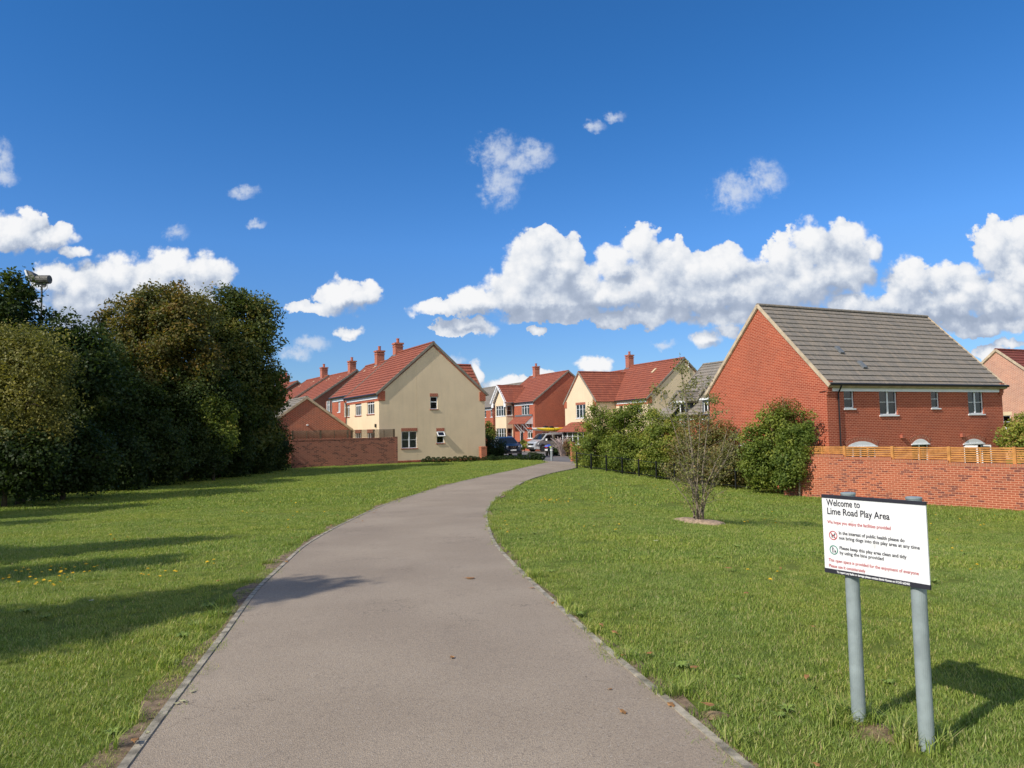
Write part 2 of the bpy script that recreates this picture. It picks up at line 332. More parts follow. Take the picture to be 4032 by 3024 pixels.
# ------------------------------------------------------------------ mesh builder
class MB:
    def __init__(s, frame=(0, 0, 0, 0)):
        s.v = []; s.f = []; s.uv = []; s.m = []; s.setframe(frame); s.smooth = False
    def setframe(s, fr):
        s.o = Vector(fr[:3]); a = fr[3]; s.c, s.sn = math.cos(a), math.sin(a); return s
    def P(s, p):
        x, y, z = p; return (s.o.x + x*s.c - y*s.sn, s.o.y + x*s.sn + y*s.c, s.o.z + z)
    def face(s, pts, uv=None, mat=0):
        b = len(s.v); s.v += [s.P(p) for p in pts]; s.f.append(tuple(range(b, b+len(pts)))); s.m.append(mat)
        if uv is None:
            a = Vector(pts[1])-Vector(pts[0]); n = Vector((0, 0, 0))
            for i in range(1, len(pts)-1):
                n += (Vector(pts[i])-Vector(pts[0])).cross(Vector(pts[i+1])-Vector(pts[0]))
            ax, ay, az = abs(n.x), abs(n.y), abs(n.z)
            if az >= ax and az >= ay: uv = [(p[0], p[1]) for p in pts]
            elif ax >= ay: uv = [(p[1], p[2]) for p in pts]
            else: uv = [(p[0], p[2]) for p in pts]
        s.uv += [tuple(q) for q in uv]
    def box(s, x0, y0, z0, x1, y1, z1, mat=0, skip=''):
        a, b, c, d = (x0, y0, z0), (x1, y0, z0), (x1, y1, z0), (x0, y1, z0)
        e, f, g, h = (x0, y0, z1), (x1, y0, z1), (x1, y1, z1), (x0, y1, z1)
        if 'b' not in skip: s.face([a, d, c, b], mat=mat)
        s.face([e, f, g, h], mat=mat); s.face([a, b, f, e], mat=mat); s.face([b, c, g, f], mat=mat)
        s.face([c, d, h, g], mat=mat); s.face([d, a, e, h], mat=mat)
    def beam(s, p, q, w, h, mat=0, up=(0, 0, 1)):
        p, q = Vector(p), Vector(q); d = (q-p).normalized(); r = d.cross(Vector(up))
        if r.length < 1e-4: r = d.cross(Vector((0, 1, 0)))
        r.normalize(); u = r.cross(d)
        c = [(r*a*w/2+u*b*h/2) for a, b in ((-1, -1), (1, -1), (1, 1), (-1, 1))]
        A = [tuple(p+k) for k in c]; B = [tuple(q+k) for k in c]
        for i in range(4):
            j = (i+1) % 4; s.face([A[i], A[j], B[j], B[i]], mat=mat)
        s.face([A[3], A[2], A[1], A[0]], mat=mat); s.face(B, mat=mat)
    def tube(s, pts, radii, n=8, mat=0, cap=True):
        pts = [Vector(p) for p in pts]; rings = []
        ref = Vector((0.31, 0.17, 0.93))
        for i, p in enumerate(pts):
            d = (pts[min(i+1, len(pts)-1)]-pts[max(i-1, 0)])
            if d.length < 1e-9: d = Vector((0, 0, 1))
            d.normalize(); r = d.cross(ref)
            if r.length < 0.05: r = d.cross(Vector((1, 0, 0)))
            r.normalize(); u = r.cross(d)
            rings.append([p+(r*math.cos(2*math.pi*k/n)+u*math.sin(2*math.pi*k/n))*radii[i] for k in range(n)])
        b = len(s.v)
        for R in rings: s.v += [s.P(q) for q in R]
        for i in range(len(pts)-1):
            for k in range(n):
                k2 = (k+1) % n
                s.f.append((b+i*n+k, b+(i+1)*n+k, b+(i+1)*n+k2, b+i*n+k2)); s.m.append(mat)
                s.uv += [(k/n, i), (k/n, i+1), ((k+1)/n, i+1), ((k+1)/n, i)]
        if cap:
            for i, rev in ((0, False), (len(pts)-1, True)):
                idx = [b+i*n+k for k in range(n)]
                if rev: idx = idx[::-1]
                s.f.append(tuple(idx)); s.m.append(mat); s.uv += [(0, 0)]*n
    def prism(s, poly, y0, y1, mat=0):            # polygon of (x,z), extruded along y
        a = [(x, y0, z) for x, z in poly]; b = [(x, y1, z) for x, z in poly]; n = len(poly)
        s.face(a, mat=mat); s.face(b[::-1], mat=mat)
        for i in range(n):
            j = (i+1) % n; s.face([a[j], a[i], b[i], b[j]], mat=mat)
    def build(s, name, mats, parent=None, off=(0, 0, 0), smooth=False):
        me = bpy.data.meshes.new(name); o3 = off
        me.from_pydata([(a-o3[0], b-o3[1], c-o3[2]) for a, b, c in s.v], [], s.f)
        if not isinstance(mats, (list, tuple)): mats = [mats]
        for m in mats: me.materials.append(m)
        me.polygons.foreach_set('material_index', s.m)
        l = me.uv_layers.new(name='UVMap'); l.data.foreach_set('uv', np.array(s.uv, dtype=np.float32).ravel())
        if smooth: me.polygons.foreach_set('use_smooth', [True]*len(me.polygons))
        me.update()
        o = bpy.data.objects.new(name, me); COL.objects.link(o)
        if parent: o.parent = parent
        return o
def tag(o, label=None, cat=None, group=None, kind=None):
    if label: o['label'] = label
    if cat: o['category'] = cat
    if group: o['group'] = group
    if kind: o['kind'] = kind
    return o
def empty(name, loc, rz=0.0, label=None, cat=None, group=None):
    e = bpy.data.objects.new(name, None); COL.objects.link(e); e.location = loc; e.rotation_euler = (0, 0, rz)
    e.empty_display_size = 0.2; tag(e, label, cat, group); return e
def copytree(o, parent=None):
    c = o.copy(); COL.objects.link(c)
    if parent: c.parent = parent
    for ch in [k for k in bpy.data.objects if k.parent == o and k != c]: copytree(ch, c)
    return c

# ------------------------------------------------------------------ ground, path
def axis(lo, hi, step, outer):
    a = list(np.arange(lo, hi+1e-6, step)); return [-q for q in outer[::-1] if -q < lo] + a + [q for q in outer if q > hi]
xs = axis(-34, 44, 0.75, [60, 100, 200, 500, 1500]); ys = [-1500, -300, -60, -20] + list(np.arange(-6, 90, 0.75)) + [100, 130, 200, 500, 1500]
gv = [(x, y, Z(x, y)) for y in ys for x in xs]; nx = len(xs)
gf = [(j*nx+i, j*nx+i+1, (j+1)*nx+i+1, (j+1)*nx+i) for j in range(len(ys)-1) for i in range(nx-1)]
me = bpy.data.meshes.new('ground'); me.from_pydata(gv, [], gf); me.polygons.foreach_set('use_smooth', [True]*len(gf))
m, t, b = newmat('lawn_ground')
tcn = t.node('ShaderNodeTexCoord'); po = tcn.outputs['Object']
na = t.noise(po, 0.35, 5, 0.6); nb = t.noise(po, 6, 5, 0.65); nc = t.noise(po, 60, 3, 0.6)
c = t.mix(t.maprange(na.outputs['Fac'], 0.35, 0.68), (0.14, 0.185, 0.03), (0.19, 0.215, 0.045))
c = t.mix(t.maprange(nb.outputs['Fac'], 0.35, 0.7, 0, 0.7), c, (0.09, 0.14, 0.02))
c = t.mix(t.maprange(nc.outputs['Fac'], 0.45, 0.75, 0, 0.6), c, (0.12, 0.13, 0.045))
t.l.new(c, b.inputs['Base Color']); b.inputs['Roughness'].default_value = 0.95; b.inputs['Specular IOR Level'].default_value = 0.1
bn = t.node('ShaderNodeBump', ins={'Strength': 0.9, 'Distance': 0.03, 'Height': t.noise(po, 35, 6, 0.7).outputs['Fac']})
t.l.new(bn.outputs[0], b.inputs['Normal'])
M_lawn = m
me.materials.append(M_lawn); ground = bpy.data.objects.new('ground', me); COL.objects.link(ground); tag(ground, kind='structure')

LE = [(470,3024),(589,2865),(716,2695),(850,2532),(933,2413),(1005,2319),(1107,2228),(1186,2156),(1295,2091),(1353,2062),(1490,1997),(1600,1961),(1700,1929),(1800,1901),(1936,1870),(2053,1845),(2125,1828),(2150,1821),(2141,1813)]
RE = [(2960,3024),(2830,2912),(2670,2789),(2497,2644),(2352,2521),(2215,2398),(2099,2294),(2005,2199),(1954,2142),(1927,2069),(1921,2015),(1942,1978),(1975,1953),(2017,1928),(2080,1892),(2162,1867),(2262,1845),(2272,1832),(2262,1816)]
def edge(pts):
    w = [G(*p) for p in pts]; d = (w[0]-w[1]).normalized(); return [w[0]+d*k for k in (7, 5, 3.2, 2.0, 1.0)] + w
Lw, Rw = edge(LE), edge(RE)
def resample(pts, n):
    p = np.array([(q[0], q[1]) for q in pts]); 
    # Catmull-Rom smoothing
    out = []
    for i in range(len(p)-1):
        p0, p1, p2, p3 = p[max(i-1, 0)], p[i], p[i+1], p[min(i+2, len(p)-1)]
        for tt in np.linspace(0, 1, 12, endpoint=False):
            out.append(0.5*((2*p1)+(-p0+p2)*tt+(2*p0-5*p1+4*p2-p3)*tt**2+(-p0+3*p1-3*p2+p3)*tt**3))
    out.append(p[-1]); out = np.array(out); 
    s = np.r_[0, np.cumsum(np.linalg.norm(np.diff(out, axis=0), axis=1))]
    q = np.linspace(0, s[-1], n); return np.c_[np.interp(q, s, out[:, 0]), np.interp(q, s, out[:, 1])]
NP = 150
Lp, Rp = resample(Lw, NP), resample(Rw, NP)
# average out picture noise in the world shape
def smooth(p, k=5):
    q = p.copy()
    for _ in range(k): q[1:-1] = 0.25*q[:-2]+0.5*q[1:-1]+0.25*q[2:]
    return q
Lp, Rp = smooth(Lp, 6), smooth(Rp, 6)
def _off(P, d):
    tng = np.gradient(P, axis=0); tng /= np.linalg.norm(tng, axis=1)[:, None]; return P + np.c_[-tng[:, 1], tng[:, 0]]*d
Lp, Rp = _off(Lp, -0.055), _off(Rp, 0.055)
def strip(name, A, B, dz, mat, nacross=10, sides=0.0, jit=None):
    mb = MB(); n = len(A)
    def pt(i, k):
        x = A[i][0]*(1-k)+B[i][0]*k; y = A[i][1]*(1-k)+B[i][1]*k; return (x, y, Z(x, y)+dz)
    for i in range(n-1):
        for k in range(nacross):
            a, b_ = k/nacross, (k+1)/nacross
            mb.face([pt(i, a), pt(i, b_), pt(i+1, b_), pt(i+1, a)])
        if sides:
            for kk in (0, 1):
                p, q = pt(i, kk), pt(i+1, kk); mb.face([(p[0], p[1], p[2]-sides), (q[0], q[1], q[2]-sides), q, p])
    o = mb.build(name, mat, smooth=False); return o
m, t, b = newmat('path_asphalt')
po = t.node('ShaderNodeTexCoord').outputs['Object']
na = t.noise(po, 0.5, 5, 0.6); nb = t.noise(po, 90, 4, 0.8); nc = t.noise(po, 4, 6, 0.7)
vo = t.node('ShaderNodeTexVoronoi', ins={'Scale': 130.0}); t.l.new(po, vo.inputs['Vector'])
c = t.mix(t.maprange(na.outputs['Fac'], 0.35, 0.65), (0.310, 0.252, 0.190), (0.366, 0.301, 0.228))
c = t.mix(t.maprange(nb.outputs['Fac'], 0.35, 0.7), t.mix(1.0, c, (0.80, 0.80, 0.82), 'MULTIPLY'), t.mix(1.0, c, (1.18, 1.17, 1.15), 'MULTIPLY'))
sepc = t.node('ShaderNodeSeparateColor', ins={0: vo.outputs['Color']})
c = t.mix(t.math('MULTIPLY', t.math('GREATER_THAN', sepc.outputs[0], 0.95), 0.4), c, (0.42, 0.38, 0.33))
c = t.mix(t.math('MULTIPLY', t.math('LESS_THAN', sepc.outputs[0], 0.08), 0.35), c, (0.05, 0.045, 0.045))
c = t.mix(t.maprange(nc.outputs['Fac'], 0.52, 0.75, 0, 0.40), c, (0.19, 0.155, 0.125))
# hairline cracks in a few places and damp stains
wv = t.node('ShaderNodeTexVoronoi', feature='DISTANCE_TO_EDGE', ins={'Scale': 0.9}); dn_ = t.noise(po, 3.0, 5, 0.7)
t.l.new(t.vmath('ADD', po, dn_.outputs['Color']), wv.inputs['Vector'])
ck = t.math('MULTIPLY', t.math('LESS_THAN', wv.outputs['Distance'], 0.006), t.maprange(t.noise(po, 0.55, 2, 0.5).outputs['Fac'], 0.52, 0.60))
c = t.mix(t.math('MULTIPLY', ck, 0.55), c, (0.07, 0.055, 0.045))
st_ = t.noise(po, 0.22, 3, 0.5, 0.6); c = t.mix(t.maprange(st_.outputs['Fac'], 0.46, 0.62, 0, 0.30), c, t.mix(1.0, c, (0.80, 0.80, 0.82), 'MULTIPLY'))
t.l.new(c, b.inputs['Base Color']); b.inputs['Roughness'].default_value = 0.92; b.inputs['Specular IOR Level'].default_value = 0.25
bn = t.node('ShaderNodeBump', ins={'Strength': 0.7, 'Distance': 0.004, 'Height': vo.outputs['Distance']}); t.l.new(bn.outputs[0], b.inputs['Normal'])
M_path = m
M_kerb = plain('kerb_concrete', (0.31, 0.275, 0.21), 0.9, 0.5, 9, bump=0.5)
tag(strip('path', Lp, Rp, 0.02, M_path), kind='structure')
def offset(P, d):
    tng = np.gradient(P, axis=0); tng /= np.linalg.norm(tng, axis=1)[:, None]; return P + np.c_[-tng[:, 1], tng[:, 0]]*d
iL = int(NP*0.985); iR = int(NP*0.93)
tag(strip('kerb_left', offset(Lp, 0.048)[:iL], offset(Lp, -0.002)[:iL], 0.028, M_kerb, 1, 0.06), kind='structure')
tag(strip('kerb_right', offset(Rp, 0.002)[:iR], offset(Rp, -0.048)[:iR], 0.028, M_kerb, 1, 0.06), kind='structure')
# worn soil margins beside the edging
def soil(P, side, i0, i1, amp, seed):
    r = random.Random(seed); n = i1-i0; ph = [r.uniform(0, 6) for _ in range(4)]
    out = []
    for i in range(i0, i1):
        w = amp*max(0.12, 0.5+0.35*math.sin(i*0.37+ph[0])+0.3*math.sin(i*0.9+ph[1])+0.18*math.sin(i*2.1+ph[2]))*min(1, (i-i0)/6, (i1-1-i)/10)+0.01
        out.append(w)
    A = offset(P, side*0.05)[i0:i1]; tng = np.gradient(P, axis=0); tng /= np.linalg.norm(tng, axis=1)[:, None]
    B = (P + np.c_[-tng[:, 1], tng[:, 0]]*side*0.05)[i0:i1] + np.c_[-tng[:, 1], tng[:, 0]][i0:i1]*side*np.array(out)[:, None]
    return strip('soil', A, B, 0.012, M_soil, 2) if side < 0 else strip('soil', B, A, 0.012, M_soil, 2)
tag(soil(Lp, 1, 8, 100, 0.24, 1), kind='structure'); tag(soil(Rp, -1, 8, 90, 0.10, 2), kind='structure')

# road and pavement where the path ends
M_road = plain('road_asphalt', (0.165, 0.155, 0.15), 0.93, 0.12, 8, bump=0.4)
M_pave = plain('pavement_slabs', (0.33, 0.29, 0.24), 0.92, 0.12, 4, bump=0.2)
M_blockp = plain('block_paving', (0.33, 0.23, 0.17), 0.92, 0.2, 9, bump=0.2)
def poly_sheet(name, pts, dz, mat):
    xsn = np.array(pts)[:, 0]; mb = MB()
    # strips between two polylines: pts given as list of (xl, xr, y)
    for (a, b_) in zip(pts[:-1], pts[1:]):
        N = 12
        for k in range(N):
            def q(r_, kk): x = r_[0]*(1-kk)+r_[1]*kk; return (x, r_[2], Z(x, r_[2])+dz)
            mb.face([q(a, k/N), q(a, (k+1)/N), q(b_, (k+1)/N), q(b_, k/N)])
    return tag(mb.build(name, mat), kind='structure')
_e1, _e2 = G(2141, 1813), G(2262, 1816); print('path end', _e1, _e2)
poly_sheet('road', [(_e1.x-.05, _e2.x+.05, min(_e1.y, _e2.y)-1.5), (_e1.x-.1, _e2.x+.1, max(_e1.y, _e2.y)+.3), (0.3, 5.7, 56.6), (-4, 6.2, 60), (-9, 7.2, 64), (-14, 9, 70), (-12, 10, 76), (-11, 7, 82), (-10, 4, 95), (-10, 0, 120)], 0.024, M_road)
poly_sheet('pavement', [(1.6, 5.8, 57.6), (1.0, 5.8, 58.3)], 0.034, M_blockp)
poly_sheet('driveway', [(1.6, 9.5, 74.0), (0.6, 9.0, 78), (-2.5, 6, 84)], 0.04, M_pave)

# ------------------------------------------------------------------ windows, houses
def winrect(frame, rect):
    """a pixel rectangle on a facade plane -> s0, z0, s1, z1 in the facade's own metres"""
    o = Vector(frame[:3]); a = frame[3]; r = Vector((math.cos(a), math.sin(a), 0)); n = Vector((math.sin(a), -math.cos(a), 0))
    def hit(x, y):
        d = ray(x, y); c = Vector((0, 0, CAMZ)); tt = (o-c).dot(n)/d.dot(n); p = c+d*tt; return (p-o).dot(r), p.z
    x0, y0, x1, y1 = rect; ym, xm = (y0+y1)/2, (x0+x1)/2
    s0 = hit(x0, ym)[0]; s1 = hit(x1, ym)[0]; za = hit(xm, y0)[1]; zb = hit(xm, y1)[1]
    return min(s0, s1), min(za, zb), max(s0, s1), max(za, zb)
def window(parent, off, frame, s0, z0, s1, z1, style='two', name='window', curtain=0.0, sillm=None):
    """frame-plane window set 0.07 m into the wall: frame, panes, sill, curtains"""
    w, h = s1-s0, z1-z0; ft = 0.055; y0, y1 = 0.06, 0.12
    mb = MB(frame)
    mb.box(s0, y0, z0, s1, y1, z0+ft); mb.box(s0, y0, z1-ft, s1, y1, z1)
    mb.box(s0, y0, z0+ft, s0+ft, y1, z1-ft); mb.box(s1-ft, y0, z0+ft, s1, y1, z1-ft)
    ncol = {'two': 2, 'three': 3, 'one': 1, 'top': 1, 'four': 4, 'door2': 2, 'grid': 3}[style]
    for k in range(1, ncol):
        x = s0+w*k/ncol; tk = 0.045 if style != 'grid' else 0.035; mb.box(x-tk, y0-0.004, z0+ft, x+tk, y1-0.004, z1-ft)
    if style in ('two', 'one', 'three', 'four', 'door2', 'grid'):
        zz = z0+h*(0.5 if style in ('one', 'two', 'door2') else 0.66); tb = 0.012 if style != 'grid' else 0.03
        mb.box(s0+ft, y0+0.012, zz-tb, s1-ft, y0+0.034, zz+tb)
    if style == 'top':
        zz = z0+h*0.58; mb.box(s0+ft, y0-0.003, zz-0.035, s1-ft, y1-0.01, zz+0.035)
    f = mb.build(name, M_white, parent, off)
    g = MB(frame); g.face([(s0+0.02, 0.09, z0+0.02), (s1-0.02, 0.09, z0+0.02), (s1-0.02, 0.09, z1-0.02), (s0+0.02, 0.09, z1-0.02)])
    g.build('pane', M_glass, f, off)
    rb = MB(frame); rb.box(s0-0.05, 0.50, z0-0.05, s1+0.05, 0.53, z1+0.05)
    rb.box(s0-0.05, 0.14, z0-0.08, s1+0.05, 0.50, z0-0.02); rb.build('interior', M_room, f, off)
    if name == 'window':
        sl_ = MB(frame); sl_.box(s0-0.05, -0.05, z0-0.055, s1+0.05, 0.07, z0); sl_.build('sill', sillm or M_white, f, off)
    if curtain > 0:
        if curtain > 0.9:                        # blinds
            c = MB(frame); k = z0+0.06
            while k < z1-0.08: c.box(s0+0.05, 0.17, k, s1-0.05, 0.19, k+0.05); k += 0.085
            c.build('blind', M_blind, f, off)
        else:
            for side in (0, 1):
                c = MB(frame); x = s0+0.05 if side == 0 else s1-0.05-w*curtain/2
                nn = 6
                for q in range(nn):
                    xa = x+w*curtain/2*q/nn; xb = x+w*curtain/2*(q+1)/nn
                    c.face([(xa, 0.18+0.03*(q % 2), z0+0.06), (xb, 0.18+0.03*((q+1) % 2), z0+0.06), (xb, 0.18+0.03*((q+1) % 2), z1-0.06), (xa, 0.18+0.03*(q % 2), z1-0.06)])
                c.build('curtain', M_blind, f, off)
    return f
def facade(mb, frame, length, z0, z1, holes, mat=0, depth=0.14):
    """wall rectangle with openings cut through it and reveals"""
    mb.setframe(frame)
    X = sorted(set([0, length]+[h for o in holes for h in (o[0], o[2])])); X = [x for x in X if 0 <= x <= length]
    Zs = sorted(set([z0, z1]+[h for o in holes for h in (o[1], o[3])])); Zs = [z for z in Zs if z0 <= z <= z1]
    for i in range(len(X)-1):
        for j in range(len(Zs)-1):
            cx, cz = (X[i]+X[i+1])/2, (Zs[j]+Zs[j+1])/2
            if any(o[0] < cx < o[2] and o[1] < cz < o[3] for o in holes): continue
            mb.face([(X[i], 0, Zs[j]), (X[i+1], 0, Zs[j]), (X[i+1], 0, Zs[j+1]), (X[i], 0, Zs[j+1])], mat=mat)
    for o in holes:
        a, b_, c, d = o[:4]
        mb.face([(a, 0, b_), (a, 0, d), (a, depth, d), (a, depth, b_)], mat=mat); mb.face([(c, 0, b_), (c, depth, b_), (c, depth, d), (c, 0, d)], mat=mat)
        mb.face([(a, 0, d), (c, 0, d), (c, depth, d), (a, depth, d)], mat=mat); mb.face([(a, 0, b_), (a, depth, b_), (c, depth, b_), (c, 0, b_)], mat=mat)
def fr4(o, ang, L, Wd):
    """frames of the four facades of a block: local x along the ridge"""
    c, s = math.cos(ang), math.sin(ang)
    P = lambda x, y: (o[0]+x*c-y*s, o[1]+x*s+y*c)
    return {'S': (*P(0, 0), 0, ang), 'E': (*P(L, 0), 0, ang+math.pi/2), 'N': (*P(L, Wd), 0, ang+math.pi), 'W': (*P(0, Wd), 0, ang-math.pi/2)}
def roof(parent, off, o, ang, L, Wd, ze, zr, mat, oe=0.22, ov=0.07, rows=None, x0=0.0, verge=M_vergeg, slopes='SN', ridge=True, name='roof', vs='WE'):
    """gable roof with real stepped tile courses; sub-parts verge and ridge_tiles"""
    fr = (o[0], o[1], 0, ang); mb = MB(fr); half = Wd/2; pit = (zr-ze)/half; sl_len = math.hypot(half+oe, pit*(half+oe))
    rows = rows or max(4, int(round(sl_len/0.345))); xa, xb = x0-ov, L+ov; th = 0.10
    up = (pit, 1.0); nl = math.hypot(pit, 1); nrm = (pit/nl, 1/nl)            # outward normal (dy away from ridge, dz)
    for sd in slopes:
        def pt(x, f, h):                          # f: 0 at eave edge, 1 at ridge, h: height off the slope
            d = (half+oe)*(1-f); y = half-d if sd == 'S' else half+d
            yy = y-nrm[0]*h if sd == 'S' else y+nrm[0]*h
            return (x, yy, zr-pit*d+nrm[1]*h)
        for i in range(rows):
            f0_, f1_ = i/rows, min(1.0, (i+1.04)/rows); v0, v1 = f0_*sl_len, f1_*sl_len
            A, B, C, D = pt(xa, f0_, 0.055), pt(xb, f0_, 0.055), pt(xb, f1_, 0.015), pt(xa, f1_, 0.015)
            uvq = [(xa, v0), (xb, v0), (xb, v1), (xa, v1)]; q = [A, B, C, D]
            A2, B2 = pt(xa, f0_, 0.0), pt(xb, f0_, 0.0)
            if sd == 'S': mb.face(q, uvq); mb.face([A2, B2, B, A], [(xa, v0-.05), (xb, v0-.05), (xb, v0), (xa, v0)])
            else: mb.face(q[::-1], uvq[::-1]); mb.face([B2, A2, A, B], [(xb, v0-.05), (xa, v0-.05), (xa, v0), (xb, v0)])
        # soffit slab
        a0, a1, b0, b1 = pt(xa, 0, -th), pt(xb, 0, -th), pt(xa, 1, -th), pt(xb, 1, -th)
        c0, c1 = pt(xa, 0, 0), pt(xb, 0, 0); d0, d1 = pt(xa, 1, 0.015), pt(xb, 1, 0.015)
        mb.face([a0, b0, b1, a1], mat=1); mb.face([a0, a1, c1, c0], mat=1); mb.face([a0, c0, d0, b0], mat=1); mb.face([a1, b1, d1, c1], mat=1)
    r = mb.build(name, [mat, verge], parent, off)
    for x, k in ((xa, 'W'), (xb, 'E')):
        if k not in vs: continue
        for sd in slopes:
            vm = MB(fr); e = -1 if k == 'W' else 1; d = half+oe; ys_ = (half-d) if sd == 'S' else (half+d)
            p = (x+e*0.012, ys_, zr-pit*d); q = (x+e*0.012, half, zr)
            vm.beam(p, q, 0.055, 0.15, up=(0, -nrm[0] if sd == 'S' else nrm[0], nrm[1])); vm.build('verge', verge, r, off)
    if ridge:
        rm = MB(fr); n = int((xb-xa)/0.45); 
        for i in range(n):
            x = xa+(xb-xa)*i/n; x2 = xa+(xb-xa)*(i+1)/n+0.02
            pr = [(math.cos(a)*0.13, math.sin(a)*0.10) for a in np.linspace(-0.35, math.pi+0.35, 7)]
            for (a, b_) in zip(pr[:-1], pr[1:]):
                rm.face([(x, half+a[0], zr+0.02+a[1]), (x2, half+a[0]*0.93, zr+0.02+a[1]*0.93), (x2, half+b_[0]*0.93, zr+0.02+b_[1]*0.93), (x, half+b_[0], zr+0.02+b_[1])][::-1])
            rm.face([(x, half+a[0], zr+0.02+a[1]) for a in pr]); rm.face([(x2, half+a[0]*0.93, zr+0.02+a[1]*0.93) for a in pr][::-1])
        rm.build('ridge_tiles', mat, r, off)
    return r
def chimney(parent, off, fr, x, y, zb, zt, w=0.62, d=0.62, pots=1):
    mb = MB(fr)
    mb.box(x-w/2, y-d/2, zb, x+w/2, y+d/2, zt-0.32); mb.box(x-w/2-0.035, y-d/2-0.035, zt-0.32, x+w/2+0.035, y+d/2+0.035, zt-0.24)
    mb.box(x-w/2+0.01, y-d/2+0.01, zt-0.24, x+w/2-0.01, y+d/2-0.01, zt-0.13); mb.box(x-w/2-0.06, y-d/2-0.06, zt-0.13, x+w/2+0.06, y+d/2+0.06, zt)
    mb.box(x-w/2-0.02, y-d/2-0.02, zb, x+w/2+0.02, y+d/2+0.02, zb+0.75, mat=1)
    c = mb.build('chimney', [M_brick_pink2, M_lead], parent, off)
    for k in range(pots):
        pm = MB(fr); xx = x+(k-(pots-1)/2)*0.3
        pm.tube([(xx, y, zt-0.02), (xx, y, zt+0.30), (xx, y, zt+0.31), (xx, y, zt+0.36)], [0.125, 0.11, 0.135, 0.135], 12)
        pm.build('chimney_pot', M_pot, c, off)
    return c
M_brick_pink2 = brick('chimney_brick', (0.40, 0.12, 0.08), (0.31, 0.09, 0.06), (0.48, 0.27, 0.2))
def gutter(parent, off, fr, xa, xb, y, z, fascia=True, dirn=-1, fm=None, down=None, zb=0):
    """fr = house frame, gutter along local x at local y; dirn -1 for the S side, +1 for N"""
    mb = MB(fr); e = dirn
    mb.tube([(xa, y+e*0.25, z-0.17), (xb, y+e*0.25, z-0.17)], [0.06, 0.06], 8)
    mb.build('gutter', M_black, parent, off)
    if fascia:
        f = MB(fr); a, b_ = sorted((y+e*0.012, y+e*0.05)); f.box(xa+0.25, a, z-0.47, xb-0.25, b_, z-0.20); f.build('fascia', fm or M_white, parent, off)
    if down is not None:
        d = MB(fr); x = down
        d.tube([(x, y+e*0.24, z-0.18), (x, y+e*0.24, z-0.28), (x-0.0, y+e*0.07, z-0.55), (x, y+e*0.07, zb)], [0.034]*4, 8)
        d.build('downpipe', M_black, parent, off)
def block_walls(mb, o, ang, L, Wd, zb, ze, zr, holes, mat=0, gables='WE'):
    F = fr4(o, ang, L, Wd)
    for k, ln in (('S', L), ('N', L), ('W', Wd), ('E', Wd)):
        facade(mb, F[k], ln, zb, ze, holes.get(k, []), mat)
        if k in gables and zr > ze:
            mb.setframe(F[k]); mb.face([(0, 0, ze), (Wd, 0, ze), (Wd/2, 0, zr)], mat=mat)
    return F
def lintel(parent, off, frame, r, m=None, h=0.22, ex=0.02):
    mb = MB(frame); mb.box(r[0]-ex, -0.012, r[3], r[2]+ex, 0.05, r[3]+h)
    # soldier bricks: rotate the pattern by swapping u and v
    mb.uv = [(v, u) for u, v in mb.uv]
    return mb.build('lintel', m or M_soldier, parent, off)
def dirang(deg): return rad(90-deg)               # compass-like angle from +Y towards +X -> math angle

